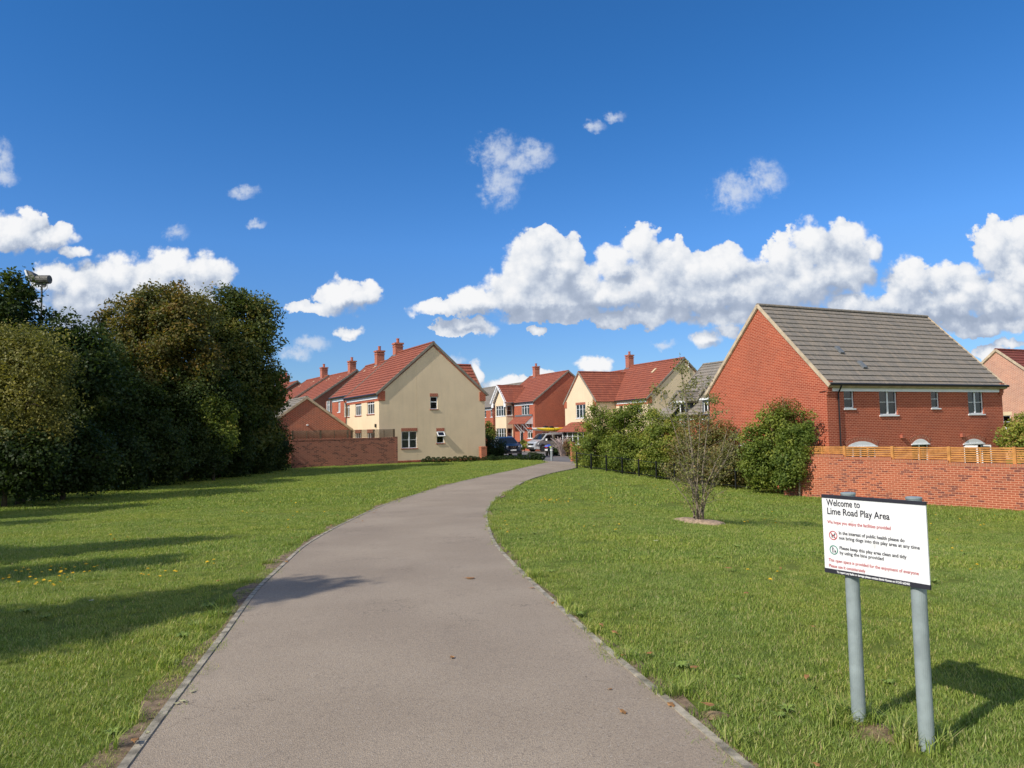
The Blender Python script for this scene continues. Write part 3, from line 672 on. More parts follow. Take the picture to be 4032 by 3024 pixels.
# ---- cream house with its gable beside the path (left)
def cream_house():
    off = None
    ang = math.atan2(math.cos(rad(29.5)), -math.sin(rad(29.5)))      # ridge runs away to the left
    gd = Vector((math.cos(rad(29.5)), math.sin(rad(29.5)), 0))
    A = at(1493, 1700, 48.6); A.z = 0; Wd = 7.9
    o = A+gd*Wd
    # fit the right corner to its pixel column
    for _ in range(20):
        px = CX+FPX*(o.x/o.y); Wd += (1907-px)/FPX*o.y*1.0; o = A+gd*Wd
    L = 7.4; ze = CAMZ+2.78; zr = CAMZ+6.22
    zg = Z(A.x, A.y); root = empty('cream_house', (o.x, o.y, zg), 0, 'cream rendered house with red tiled roof, its big gable wall beside the path', 'house')
    off = tuple(root.location); F = fr4(o, ang, L, Wd)
    s = 4.147
    N = [winrect(F['N'], (1300+a/s, 1500+b_/s, 1300+c/s, 1500+d/s)) for a, b_, c, d in ((228, 350, 318, 588), (408, 318, 510, 567), (603, 285, 722, 543))]
    Wn = [winrect(F['W'], (1650+a/s, 1450+b_/s, 1650+c/s, 1450+d/s)) for a, b_, c, d in ((182, 462, 304, 668), (287, 1028, 412, 1224))]
    Wn.append(winrect(F['W'], (1300+1165/s, 1500+822/s, 1300+1422/s, 1500+1100/s)))
    N2 = [(r[0], zg+0.9, r[2], zg+2.1) for r in N]
    w = MB(); block_walls(w, o, ang, L, Wd, zg-0.6, ze, zr, {'N': N+N2, 'W': Wn}); w.build('wall', M_cream, root, off)
    for r in N+N2: window(root, off, F['N'], *r, style='grid', curtain=0.45, sillm=M_soldier)
    for r in N2: lintel(root, off, F['N'], r)
    window(root, off, F['W'], *Wn[0], style='top', curtain=0.0, sillm=M_soldier); lintel(root, off, F['W'], Wn[0])
    fwin = window(root, off, F['W'], *Wn[1], style='top', curtain=0.0, sillm=M_soldier); lintel(root, off, F['W'], Wn[1])
    window(root, off, F['W'], *Wn[2], style='two', curtain=1.0, sillm=M_soldier); lintel(root, off, F['W'], Wn[2])
    # the top light of the lower small window stands open
    a, b_, c, d = Wn[1]; mb = MB(F['W']); h = (d-b_)*0.40; zt = d-0.03
    P = lambda x, k: (x, 0.05-0.26*k, zt-h*k*0.95)
    for (x0, x1, k0, k1) in ((a+.01, a+.07, 0, 1), (c-.07, c-.01, 0, 1), (a+.07, c-.07, 0, .14), (a+.07, c-.07, .86, 1)):
        p = [P(x0, k1), P(x1, k1), P(x1, k0), P(x0, k0)]; q = [(x, y-0.04, z+0.01) for x, y, z in p]
        mb.face(q); mb.face(p[::-1])
        for i in range(4): j = (i+1) % 4; mb.face([p[i], p[j], q[j], q[i]])
    gl = [P(a+.06, .88), P(c-.06, .88), P(c-.06, .12), P(a+.06, .12)]; mb.face([(x, y-0.02, z) for x, y, z in gl], mat=1)
    mb.build('open_casement', [M_white, M_carglass], fwin, off)
    r = roof(root, off, o, ang, L, Wd, ze, zr, M_tile_red, vs='WE')
    chimney(r, off, (o.x, o.y, 0, ang), L-0.45, Wd/2, zr-0.9, zr+0.78)
    fr = (o.x, o.y, 0, ang)
    gutter(root, off, fr, -0.05, L+0.02, Wd, ze, dirn=1, down=L-0.12, zb=zg)
    gutter(root, off, fr, -0.05, L, 0, ze, dirn=-1)
    bnd = MB(F['N']); bnd.box(0.02, -0.014, ze-0.64, L-0.02, 0.02, ze-0.475); bnd.build('brick_band', M_brick_red, root, off)
    for side in (0, 1):                            # brick corbels and brick verge course on the gable
        cb = MB(F['W']); x0, x1 = (-0.06, 0.42) if side == 0 else (Wd-0.42, Wd+0.06)
        cb.box(x0, -0.05, ze-0.62, x1, 0.03, ze+0.02); cb.build('corbel', M_brick_red, root, off)
        vc = MB(F['W']); p = (0.0, -0.02, ze-0.06) if side == 0 else (Wd, -0.02, ze-0.06)
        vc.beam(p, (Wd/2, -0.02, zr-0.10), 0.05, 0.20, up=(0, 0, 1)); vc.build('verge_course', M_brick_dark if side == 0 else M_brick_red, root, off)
    pl = MB(F['W']); pl.box(-0.02, -0.012, zg-0.6, Wd+0.02, 0.02, zg+0.16); pl.build('plinth', M_brick_red, root, off)
    # expansion joint on the gable, wall lamp on the sunny side
    jt = MB(F['W']); q = winrect(F['W'], (1638, 1400, 1640, 1600)); jt.box(q[0], -0.006, zg+0.2, q[0]+0.02, 0.01, ze+(zr-ze)*q[0]/(Wd/2)-0.25); jt.build('joint_strip', M_cream, root, off)
    q = winrect(F['N'], (1300+740/s, 1500+702/s, 1300+762/s, 1500+757/s)); lm = MB(F['N']); lm.box(q[0]+.05, -0.09, q[1], q[2]-.05, 0.0, q[3]); lm.build('wall_lamp', M_black, root, off)
    # wing on the street side: its roof shows past the right slope of the gable
    ex = Vector((math.cos(ang), math.sin(ang), 0)); ww = 3.9; Lw_ = 3.55
    wo_ = o+ex*(3.5-ww/2)-gd*3.0; wing = MB()
    block_walls(wing, wo_, math.atan2(gd.y, gd.x), Lw_, ww, zg-0.5, ze+0.2, CAMZ+5.0, {}, gables='E'); wing.build('wing_wall', M_cream, root, off)
    roof(root, off, wo_, math.atan2(gd.y, gd.x), Lw_, ww, ze+0.2, CAMZ+5.05, M_tile_red, vs='E', name='wing_roof')
    return root, A, o, F, ang, zg
CH = cream_house()
# ---------------------------------------------------------------- more houses
def exgd(deg): th = rad(deg); return Vector((-math.sin(th), math.cos(th), 0)), Vector((math.cos(th), math.sin(th), 0))
def wing_n(root, off, o, ang, Wd, xc, w, p, inside, zb, ze, zr, wallm, tile, verge=M_vergeg, oe=0.2, ov=0.07, gab='E'):
    ex = Vector((math.cos(ang), math.sin(ang), 0)); yl = Vector((-math.sin(ang), math.cos(ang), 0))
    wo_ = Vector((o[0], o[1], 0))+ex*(xc+w/2)+yl*(Wd-inside); a2 = ang+math.pi/2; L = inside+p
    return wo_, a2, L, fr4(wo_, a2, L, w)
# red brick house attached to the cream one, and the row behind it
root, A_, o_, F_, ang_, zg_ = CH
ex, gd = exgd(29.5)
def row_house(label, o, deg, L, Wd, ze, zr, brickm, tilem, Nrects=(), chim=(), style='three', vents=(), corb=True, down=None, group=None, cur=0.4):
    ex, gd = exgd(deg); ang = math.atan2(ex.y, ex.x); zg = Z(o.x, o.y)
    r0 = empty('terraced_house', (o.x, o.y, zg), 0, label, 'house', group); off = tuple(r0.location); F = fr4(o, ang, L, Wd)
    N = [winrect(F['N'], q) for q in Nrects]
    w = MB(); block_walls(w, o, ang, L, Wd, zg-0.6, ze, zr, {'N': N}); w.build('wall', brickm, r0, off)
    for q in N: window(r0, off, F['N'], *q, style=style, curtain=cur)
    r = roof(r0, off, o, ang, L, Wd, ze, zr, tilem); fr = (o.x, o.y, 0, ang)
    for c in chim: chimney(r, off, fr, c, Wd/2, zr-0.9, zr+1.0)
    for (x, f) in vents:
        v = MB(fr); d = Wd/2*(1-f); z = zr-(zr-ze)/(Wd/2)*d
        v.beam((x, Wd/2+d-0.25, z+0.17), (x, Wd/2+d+0.25, z-0.2), 0.22, 0.08); v.build('roof_vent', M_stone, r, off)
    gutter(r0, off, fr, 0, L, Wd, ze, dirn=1, down=down, zb=zg)
    return r0
s1 = 2.212
gw_cream = ((CH[2]-CH[1]).length)
row_house('red brick house with white fascia attached to the far end of the cream gabled house', o_+ex*7.42+gd*(-(gw_cream-0.35-5.9)), 29.5, 5.2, 5.9, CAMZ+3.05, CAMZ+5.62, M_brick_red, M_tile_red,
          [(1000+625/s1, 1250+725/s1, 1000+662/s1, 1250+833/s1), (1000+730/s1, 1250+712/s1, 1000+752/s1, 1250+825/s1)], chim=(1.9,), vents=((3.9, 0.86), (1.9, 0.9)))
for (ax, ay, L, W_, ze, zr, ch, ve, lab) in (
    (-14.8, 69.0, 7.2, 8.2, 3.2, 6.0, (1.2,), ((2.6, .78), (6.0, .8)), 'terraced house with red roof behind the brick garage, first past the attached brick house'),
    (-19.0, 75.0, 7.2, 8.2, 3.3, 6.0, (1.4,), ((2.8, .8), (6.2, .7)), 'terraced house with red roof, second beyond the garage gable'),
    (-24.3, 82.0, 9.0, 8.2, 3.3, 6.0, (4.4, 6.6), ((3.0, .8),), 'farthest red roofed terraced house with two chimneys beside the dark trees')):
    p = Vector((ax, ay, 0))+exgd(33)[1]*(W_/2)
    row_house(lab, p, 33.0, L, W_, CAMZ+ze, CAMZ+zr, M_brick_dark, M_tile_red, chim=ch, vents=ve, group='terraced houses in the row behind the garage')

# garage behind the left wall
def garage():
    ex, gd = exgd(29.5); ang = math.atan2(ex.y, ex.x); ap = at(1208, 1600, 52.0); ap.z = 0; W_ = 6.4; o = ap+gd*W_/2; zg = Z(o.x, o.y)
    r0 = empty('garage', (o.x, o.y, zg), 0, 'brick garage with grey tiled roof and plain gable behind the shaded garden wall', 'garage'); off = tuple(r0.location)
    w = MB(); F = block_walls(w, o, ang, 5.5, W_, zg-0.6, CAMZ+0.35, CAMZ+2.64, {}); w.build('wall', brick('garage_brick', (0.36, 0.085, 0.045), (0.22, 0.055, 0.035), (0.55, 0.33, 0.24)), r0, off)
    roof(r0, off, o, ang, 5.5, W_, CAMZ+0.35, CAMZ+2.64, M_tile_grey, verge=M_verge)
    q = winrect(F['W'], (1206, 1671, 1213, 1676)); l = MB(F['W']); l.box(q[0], -0.1, q[1], q[2], 0, q[3]); l.build('wall_lamp', M_white, r0, off)
garage()

# brick house with the cream bay, past the end of the path
def bay_house():
    deg = 26.5; ex, gd = exgd(deg); ang = math.atan2(ex.y, ex.x); C = at(2106.7, 1700, 78.0); C.z = 0; W_ = 8.6; L = 9.0; o = C+gd*W_
    ze, zr = CAMZ+3.2, CAMZ+6.42; zg = Z(C.x, C.y); s = 4.147
    r0 = empty('brick_house', (o.x, o.y, zg), 0, 'red brick house with cream rendered bay and tiled porch facing the path end', 'house'); off = tuple(r0.location)
    F = fr4(o, ang, L, W_); Q = lambda a, b, c, d: (1880+a/s, 1450+b/s, 1880+c/s, 1450+d/s)
    up = winrect(F['N'], Q(718, 583, 845, 762)); lo = winrect(F['N'], Q(815, 962, 897, 1145)); door = winrect(F['N'], Q(690, 955, 748, 1280)); door = (door[0], zg+0.12, door[2], zg+2.25)
    w = MB(); block_walls(w, o, ang, L, W_, zg-0.5, ze, zr, {'N': [up, lo, door]}); w.build('wall', M_brick_red, r0, off)
    window(r0, off, F['N'], *up, style='three', curtain=0.5); window(r0, off, F['N'], *lo, style='two', curtain=0.5)
    d = MB(F['N']); d.box(door[0]+.06, 0.08, door[1], door[2]-.06, 0.12, door[3]-.06); dd = d.build('door', M_black, r0, off)
    d = MB(F['N']); d.box(door[0], 0.05, door[1], door[0]+.07, .13, door[3]); d.box(door[2]-.07, 0.05, door[1], door[2], .13, door[3]); d.box(door[0], .05, door[3]-.07, door[2], .13, door[3]); d.build('door_frame', M_white, dd, off)
    r = roof(r0, off, o, ang, L, W_, ze, zr, M_tile_red); fr = (o.x, o.y, 0, ang); chimney(r, off, fr, 7.4, W_/2, zr-0.9, zr+1.15)
    gutter(r0, off, fr, 0, 5.0, W_, ze, dirn=1, down=4.9, zb=zg)
    # cream bay with its own gable
    wo_, a2, Lw2, FW = wing_n(r0, off, o, ang, W_, 5.2+1.45, 2.9, 0.86, 2.0, zg, ze, ze+1.9, None, None)
    fu = winrect(FW['E'], Q(318, 612, 487, 782)); fl = winrect(FW['E'], Q(328, 980, 490, 1135)); fl = (fl[0], zg+.75, fl[2], fl[3])
    su = winrect(FW['N'], Q(497, 603, 580, 770)); sl_ = winrect(FW['N'], Q(500, 978, 588, 1165)); m = 0.08
    fu = (0.15, fu[1], 2.75, fu[3]); fl = (0.15, fl[1], 2.75, fl[3]); Ls = Lw2
    su = (m, su[1], 0.86-m, su[3]); sl2 = (m, sl_[1], 0.86-m, sl_[3])
    w = MB(); ov = 0.95
    block_walls(w, wo_, a2, Lw2, 2.9, zg-0.5, ze-0.1, ze-0.1, {'E': [fu, fl], 'N': [su, sl2]}, gables='')
    w.setframe(FW['E']); w.face([(0, 0, ze-.1), (2.9, 0, ze-.1), (1.45, 0, ze+1.75)]); w.build('bay_wall', M_cream, r0, off)
    for q, fk, st in ((fu, 'E', 'four'), (fl, 'E', 'four'), (su, 'N', 'one'), (sl2, 'N', 'one')): window(r0, off, FW[fk], *q, style=st, curtain=0.55)
    c_, s_ = math.cos(a2), math.sin(a2); yl = Vector((-s_, c_, 0)); wo2 = wo_-yl*0.45
    roof(r0, off, wo2, a2, Lw2+0.35, 3.8, ze, ze+1.95, M_tile_red, verge=M_white, ov=0.06, oe=0.05, vs='E', name='bay_roof')
    bb = MB(fr4(wo2, a2, Lw2+0.30, 3.8)['E'])
    for sgn in (0, 1):
        x0 = 0 if sgn == 0 else 3.8; bb.beam((x0, 0.03, ze-0.12), (1.9, 0.03, ze+1.78), 0.05, 0.30, up=(0, 1, 0)) if False else bb.beam((x0, 0.03, ze-0.10), (1.9, 0.03, ze+1.80), 0.06, 0.28)
        bb.box(x0-(0 if sgn == 0 else .5), 0.0, ze-0.55, x0+(.5 if sgn == 0 else 0), 0.05, ze-0.02)
    bb.build('bargeboard', M_white, r0, off)
    # tiled porch canopy on timber brackets
    q = winrect(F['N'], Q(645, 782, 905, 955)); fN = F['N']; p = 1.0; zt, zb_ = q[3], q[3]-0.85; x0, x1 = q[0]-0.35, q[2]+0.05
    cn = MB(fN)
    for i in range(4):
        f0_, f1_ = i/4, (i+1)/4; y0, y1 = -p*(1-f0_), -p*(1-f1_); z0, z1 = zb_+(zt-zb_)*f0_, zb_+(zt-zb_)*f1_
        cn.face([(x0, y0, z0+.05), (x1, y0, z0+.05), (x1, y1, z1+.01), (x0, y1, z1+.01)], [(x0, i*.345), (x1, i*.345), (x1, i*.345+.345), (x0, i*.345+.345)])
        cn.face([(x0, y0, z0-.02), (x1, y0, z0-.02), (x1, y0, z0+.05), (x0, y0, z0+.05)])
    ca = cn.build('porch_roof', M_tile_red, r0, off)
    e = MB(fN); e.face([(x1-.02, -p, zb_-.02), (x1-.02, 0, zb_-.02), (x1-.02, 0, zt)]); e.face([(x0+.02, 0, zb_-.02), (x0+.02, -p, zb_-.02), (x0+.02, 0, zt)]); e.face([(x0, 0, zb_-.02), (x1, 0, zb_-.02), (x1, -p, zb_-.02), (x0, -p, zb_-.02)]); e.build('porch_panel', M_white, ca, off)
    fl_ = MB(fN); fl_.box(x0+.1, -0.12, zt-.02, x1-.05, 0.0, zt+.16); fl_.build('flashing', M_lead, ca, off)
    for k in (0.35, 0.5, 0.8, 0.97):
        b_ = MB(fN); x = x0+(x1-x0)*k; b_.beam((x, -p+.1, zb_-.05), (x, -0.05, zb_-.95), .08, .08); b_.box(x-.04, -.09, zb_-1.0, x+.04, 0, zb_-.03); b_.build('bracket', M_white, ca, off)
    pl = MB(F['N']); pl.box(door[2]+.02, -0.10, zg-.3, door[2]+1.4, -0.01, zg+.85); pl.build('brick_pier', M_brick_red, r0, off)
bay_house()

# grey roofed brick house far behind
def far_grey():
    ex, gd = exgd(26.5); ang = math.atan2(ex.y, ex.x); o = Vector((1.35, 92, 0))+gd*4.2; W_, L = 8.4, 14.5; zg = Z(o.x, o.y); ze, zr = CAMZ+3.05, CAMZ+6.0; s = 4.147
    r0 = empty('brick_house', (o.x, o.y, zg), 0, 'brick house with grey roof seen between the cream gable and the cream bay', 'house'); off = tuple(r0.location); F = fr4(o, ang, L, W_)
    Q = lambda a, b, c, d: (1880+a/s, 1450+b/s, 1880+c/s, 1450+d/s)
    N = [winrect(F['N'], Q(100, 660, 142, 805)), winrect(F['N'], Q(213, 652, 246, 797))]
    w = MB(); block_walls(w, o, ang, L, W_, zg-0.5, ze, zr, {'N': N}); w.build('wall', M_brick_red, r0, off)
    for q in N: window(r0, off, F['N'], *q, style='one', curtain=0.4)
    roof(r0, off, o, ang, L, W_, ze, zr, M_tile_grey); gutter(r0, off, (o.x, o.y, 0, ang), 0, L, W_, ze, dirn=1)
far_grey()

# cream house with the gabled wing behind the hedge
def wing_house():
    deg = 25.0; ex, gd = exgd(deg); ang = math.atan2(ex.y, ex.x); C = at(2555, 1700, 66.0); C.z = 0; W_ = 8.4; L = 9.2; o = C+gd*W_
    ze, zr = CAMZ+2.8, CAMZ+6.45; zg = Z(C.x, C.y); s = 3.687
    r0 = empty('cream_house', (o.x, o.y, zg), 0, 'cream rendered house with gabled wing and satellite dish behind the hedge', 'house'); off = tuple(r0.location); F = fr4(o, ang, L, W_)
    Q = lambda a, b, c, d: (2250+a/s, 1400+b/s, 2250+c/s, 1400+d/s)
    N = [winrect(F['N'], Q(693, 705, 745, 850)), winrect(F['N'], Q(865, 685, 1020, 835))]
    w = MB(); block_walls(w, o, ang, L, W_, zg-0.5, ze, zr, {'N': N}); w.build('wall', M_cream, r0, off)
    window(r0, off, F['N'], *N[0], style='one', curtain=1.0); window(r0, off, F['N'], *N[1], style='three', curtain=1.0)
    r = roof(r0, off, o, ang, L, W_, ze, zr, M_tile_red); fr = (o.x, o.y, 0, ang); chimney(r, off, fr, L-0.3, W_/2, zr-0.9, zr+1.2)
    vt = MB(fr); vt.beam((3.0, W_/2+1.0, zr-.75), (3.0, W_/2+1.5, zr-1.15), .25, .08); vt.build('roof_vent', M_stone, r, off)
    gutter(r0, off, fr, 0, 5.3, W_, ze, dirn=1)
    bnd = MB(F['N']); bnd.box(L-5.3, -0.014, ze-0.64, L-.02, 0.02, ze-0.475); bnd.build('brick_band', M_brick_red, r0, off)
    cb = MB(F['W']); cb.box(-0.06, -0.05, ze-.6, .42, .03, ze+.02); cb.build('corbel', M_brick_red, r0, off)
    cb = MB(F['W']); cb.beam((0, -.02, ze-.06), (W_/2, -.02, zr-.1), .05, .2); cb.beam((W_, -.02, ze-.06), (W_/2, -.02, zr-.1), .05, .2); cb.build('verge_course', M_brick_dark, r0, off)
    # satellite dish and aerial pole on the gable
    a, b_, c, d = winrect(F['W'], Q(1270, 500, 1335, 650)); ds = MB(F['W']); xc, zc = (a+c)/2+.1, (b_+d)/2; n = 16
    rim = [(xc+0.36*math.cos(t_), -0.5+0.10*math.cos(t_), zc+0.42*math.sin(t_)) for t_ in np.linspace(0, 2*math.pi, n, endpoint=False)]
    for i in range(n):
        j = (i+1) % n; ds.face([rim[i], rim[j], (xc, -0.40, zc)]); ds.face([rim[j], rim[i], (xc+.01, -0.42, zc)])
    dsh = ds.build('satellite_dish', M_stone, r0, off)
    dp = MB(F['W']); dp.tube([(a, 0, b_-.25), (a, -.35, b_-.1), (a, -.38, zc+.3)], [.03]*3, 6); dp.build('dish_mount', M_steel, dsh, off)
    a, b_, c, d = winrect(F['W'], Q(1688, 78, 1698, 190)); pp = MB(F['W']); pp.tube([(a, -.1, b_-.4), (a, -.1, d)], [.05]*2, 8); pp.build('flue_pipe', M_white, r0, off)
    # wing
    wo_, a2, Lw2, FW = wing_n(r0, off, o, ang, W_, 5.39+3.02, 6.05, 2.25, 3.6, zg, ze, 0, None, None); zrw = CAMZ+5.7
    fu = winrect(FW['E'], Q(65, 712, 205, 908)); w = MB()
    block_walls(w, wo_, a2, Lw2, 6.05, zg-.5, ze, zrw, {'E': [fu]}, gables='E'); w.build('wing_wall', M_cream, r0, off)
    window(r0, off, FW['E'], *fu, style='three', curtain=1.0); lintel(r0, off, FW['E'], fu)
    roof(r0, off, wo_, a2, Lw2, 6.05, ze, zrw, M_tile_red, vs='E', name='wing_roof')
    for x0, x1 in ((-.06, .42), (6.05-.42, 6.11)):
        cb = MB(FW['E']); cb.box(x0, -0.05, ze-.62, x1, .03, ze+.02); cb.build('corbel', M_brick_red, r0, off)
    for x0 in (0, 6.05):
        vc = MB(FW['E']); vc.beam((x0, -.02, ze-.06), (3.02, -.02, zrw-.1), .05, .18); vc.build('verge_course', M_brick_red, r0, off)
    # lean-to over the ground floor bay window
    q = winrect(FW['E'], (2250, 1662, 2300, 1701)); zt = q[3]; zb_ = zt-.95; p = 1.25; fN = FW['E']; x0, x1 = 0.35, 5.6; cn = MB(fN)
    for i in range(4):
        f0_, f1_ = i/4, (i+1)/4; y0, y1 = -p*(1-f0_), -p*(1-f1_); z0, z1 = zb_+(zt-zb_)*f0_, zb_+(zt-zb_)*f1_; h0, h1 = f0_*.9, f1_*.9
        cn.face([(x0+h0, y0, z0+.05), (x1-h0, y0, z0+.05), (x1-h1, y1, z1+.01), (x0+h1, y1, z1+.01)], [(x0+h0, i*.345), (x1-h0, i*.345), (x1-h1, i*.345+.345), (x0+h1, i*.345+.345)])
        cn.face([(x0+h0, y0, z0-.02), (x1-h0, y0, z0-.02), (x1-h0, y0, z0+.05), (x0+h0, y0, z0+.05)])
    cn.face([(x0, -p, zb_), (x0+.9, 0, zt), (x0, 0, zb_)]); cn.face([(x1, 0, zb_), (x1-.9, 0, zt), (x1, -p, zb_)]); cn.face([(x0, 0, zb_-.02), (x1, 0, zb_-.02), (x1, -p, zb_-.02), (x0, -p, zb_-.02)])
    cn.build('lean_to_roof', M_tile_red, r0, off)
    fb = (FW['E'][0], FW['E'][1], 0, FW['E'][3]); an = FW['E'][3]; n = Vector((math.sin(an), -math.cos(an), 0)); r_ = Vector((math.cos(an), math.sin(an), 0))
    ob = Vector((fb[0], fb[1], 0))+n*0.95+r_*0.9
    bw = MB((ob.x, ob.y, 0, an)); bw.box(0, 0, zg-.3, 4.2, 0.9, zg+.75); bw.build('bay_base', M_brick_red, r0, off)
    window(r0, off, (ob.x, ob.y, 0, an), 0.0, zg+.78, 4.2, zb_-.03, style='four', curtain=1.0)
    os_ = ob; a3 = an-math.pi/2; oo = ob - n*0.9
    window(r0, off, (oo.x, oo.y, 0, a3), 0.0, zg+.78, 0.88, zb_-.03, style='one', curtain=1.0)
wing_house()
# neighbour roof continuing the ridge
def neighbour():
    ex, gd = exgd(25.0); ang = math.atan2(ex.y, ex.x); C = at(2555, 1700, 66.0); C.z = 0; o = C+gd*8.4+ex*9.25+gd*(-.6)
    zg = Z(o.x, o.y); r0 = empty('terraced_house', (o.x, o.y, zg), 0, 'red roofed house behind the chimney of the cream house with the wing', 'house'); off = tuple(r0.location)
    w = MB(); block_walls(w, o, ang, 4.5, 7.2, zg-.5, CAMZ+2.9, CAMZ+6.1, {}); w.build('wall', M_brick_red, r0, off); r = roof(r0, off, o, ang, 4.5, 7.2, CAMZ+2.9, CAMZ+6.1, M_tile_red)
neighbour()

# low grey roofed house with wall dormers
def dormer_house():
    deg = 25.0; ex, gd = exgd(deg); ang = math.atan2(ex.y, ex.x); C = at(2612, 1640, 54.0); C.z = 0; L = 8.5; W_ = 8.0; C2 = C-ex*L; o = C2+gd*W_
    ze, zr = CAMZ+0.95, CAMZ+4.75; zg = Z(C.x, C.y)
    r0 = empty('dormer_house', (o.x, o.y, zg), 0, 'brick house with steep grey roof and white dormer windows between hedge and big brick gable', 'house'); off = tuple(r0.location); F = fr4(o, ang, L, W_)
    w = MB(); block_walls(w, o, ang, L, W_, zg-.5, ze, zr, {}); w.build('wall', M_brick_red, r0, off)
    roof(r0, off, o, ang, L, W_, ze, zr, M_tile_grey, verge=M_vergeg); gutter(r0, off, (o.x, o.y, 0, ang), 0, L, W_, ze, dirn=1, fm=M_white)
    for (x0, y0, x1, y1) in ((2660, 1590, 2699, 1664), (2774, 1578, 2801, 1662)):
        q = winrect(F['N'], (x0, y0, x1, y1)); xc = L-(q[0]+q[2])/2; w_ = (q[2]-q[0])+0.25; zt = q[3]+.12
        wo_, a2, Lw2, FW = wing_n(r0, off, o, ang, W_, xc, w_, 0.06, 2.6, zg, zt, 0, None, None)
        wd = MB(); h = [(0.1, q[1], w_-.1, q[3])]
        block_walls(wd, wo_, a2, Lw2, w_, ze-1.2 if False else q[1]-.25, zt, zt, {'E': h}, gables=''); wd.build('dormer_cheek', M_lead, r0, off)
        window(r0, off, FW['E'], *h[0], style='two', curtain=1.0)
        yl = Vector((-math.sin(a2), math.cos(a2), 0)); w2 = w_+.5
        rr = roof(r0, off, wo_-yl*.25, a2, Lw2+.12, w2, zt+.05, zt+.75, M_tile_grey, oe=.08, vs='E', name='dormer_roof')
        gt = MB(FW['E']); gt.face([(-.2, -.1, zt+.02), (w_+.2, -.1, zt+.02), (w_/2, -.1, zt+.68)]); gt.build('dormer_gable', M_tile_grey, r0, off); gg = MB(FW['E']); gg.box(-.25, -.14, zt-.06, w_+.25, -.1, zt+.08); gg.build('dormer_fascia', M_white, r0, off)
    # small tiled porch roof at the left end
    q = winrect(F['N'], (2612, 1604, 2652, 1634)); p = 1.0; cn = MB(F['N'])
    cn.face([(q[0], -p, ze-.35), (q[2]+.6, -p, ze-.35), (q[2]+.6, 0, ze+.5), (q[0], 0, ze+.5)]); cn.face([(q[0], -p, ze-.4), (q[0], 0, ze-.4), (q[0], 0, ze+.5), (q[0], -p, ze-.35)])
    cn.face([(q[0], -p, ze-.42), (q[2]+.6, -p, ze-.42), (q[2]+.6, -p, ze-.33), (q[0], -p, ze-.33)]); cn.build('porch_roof', M_tile_grey, r0, off)
dormer_house()

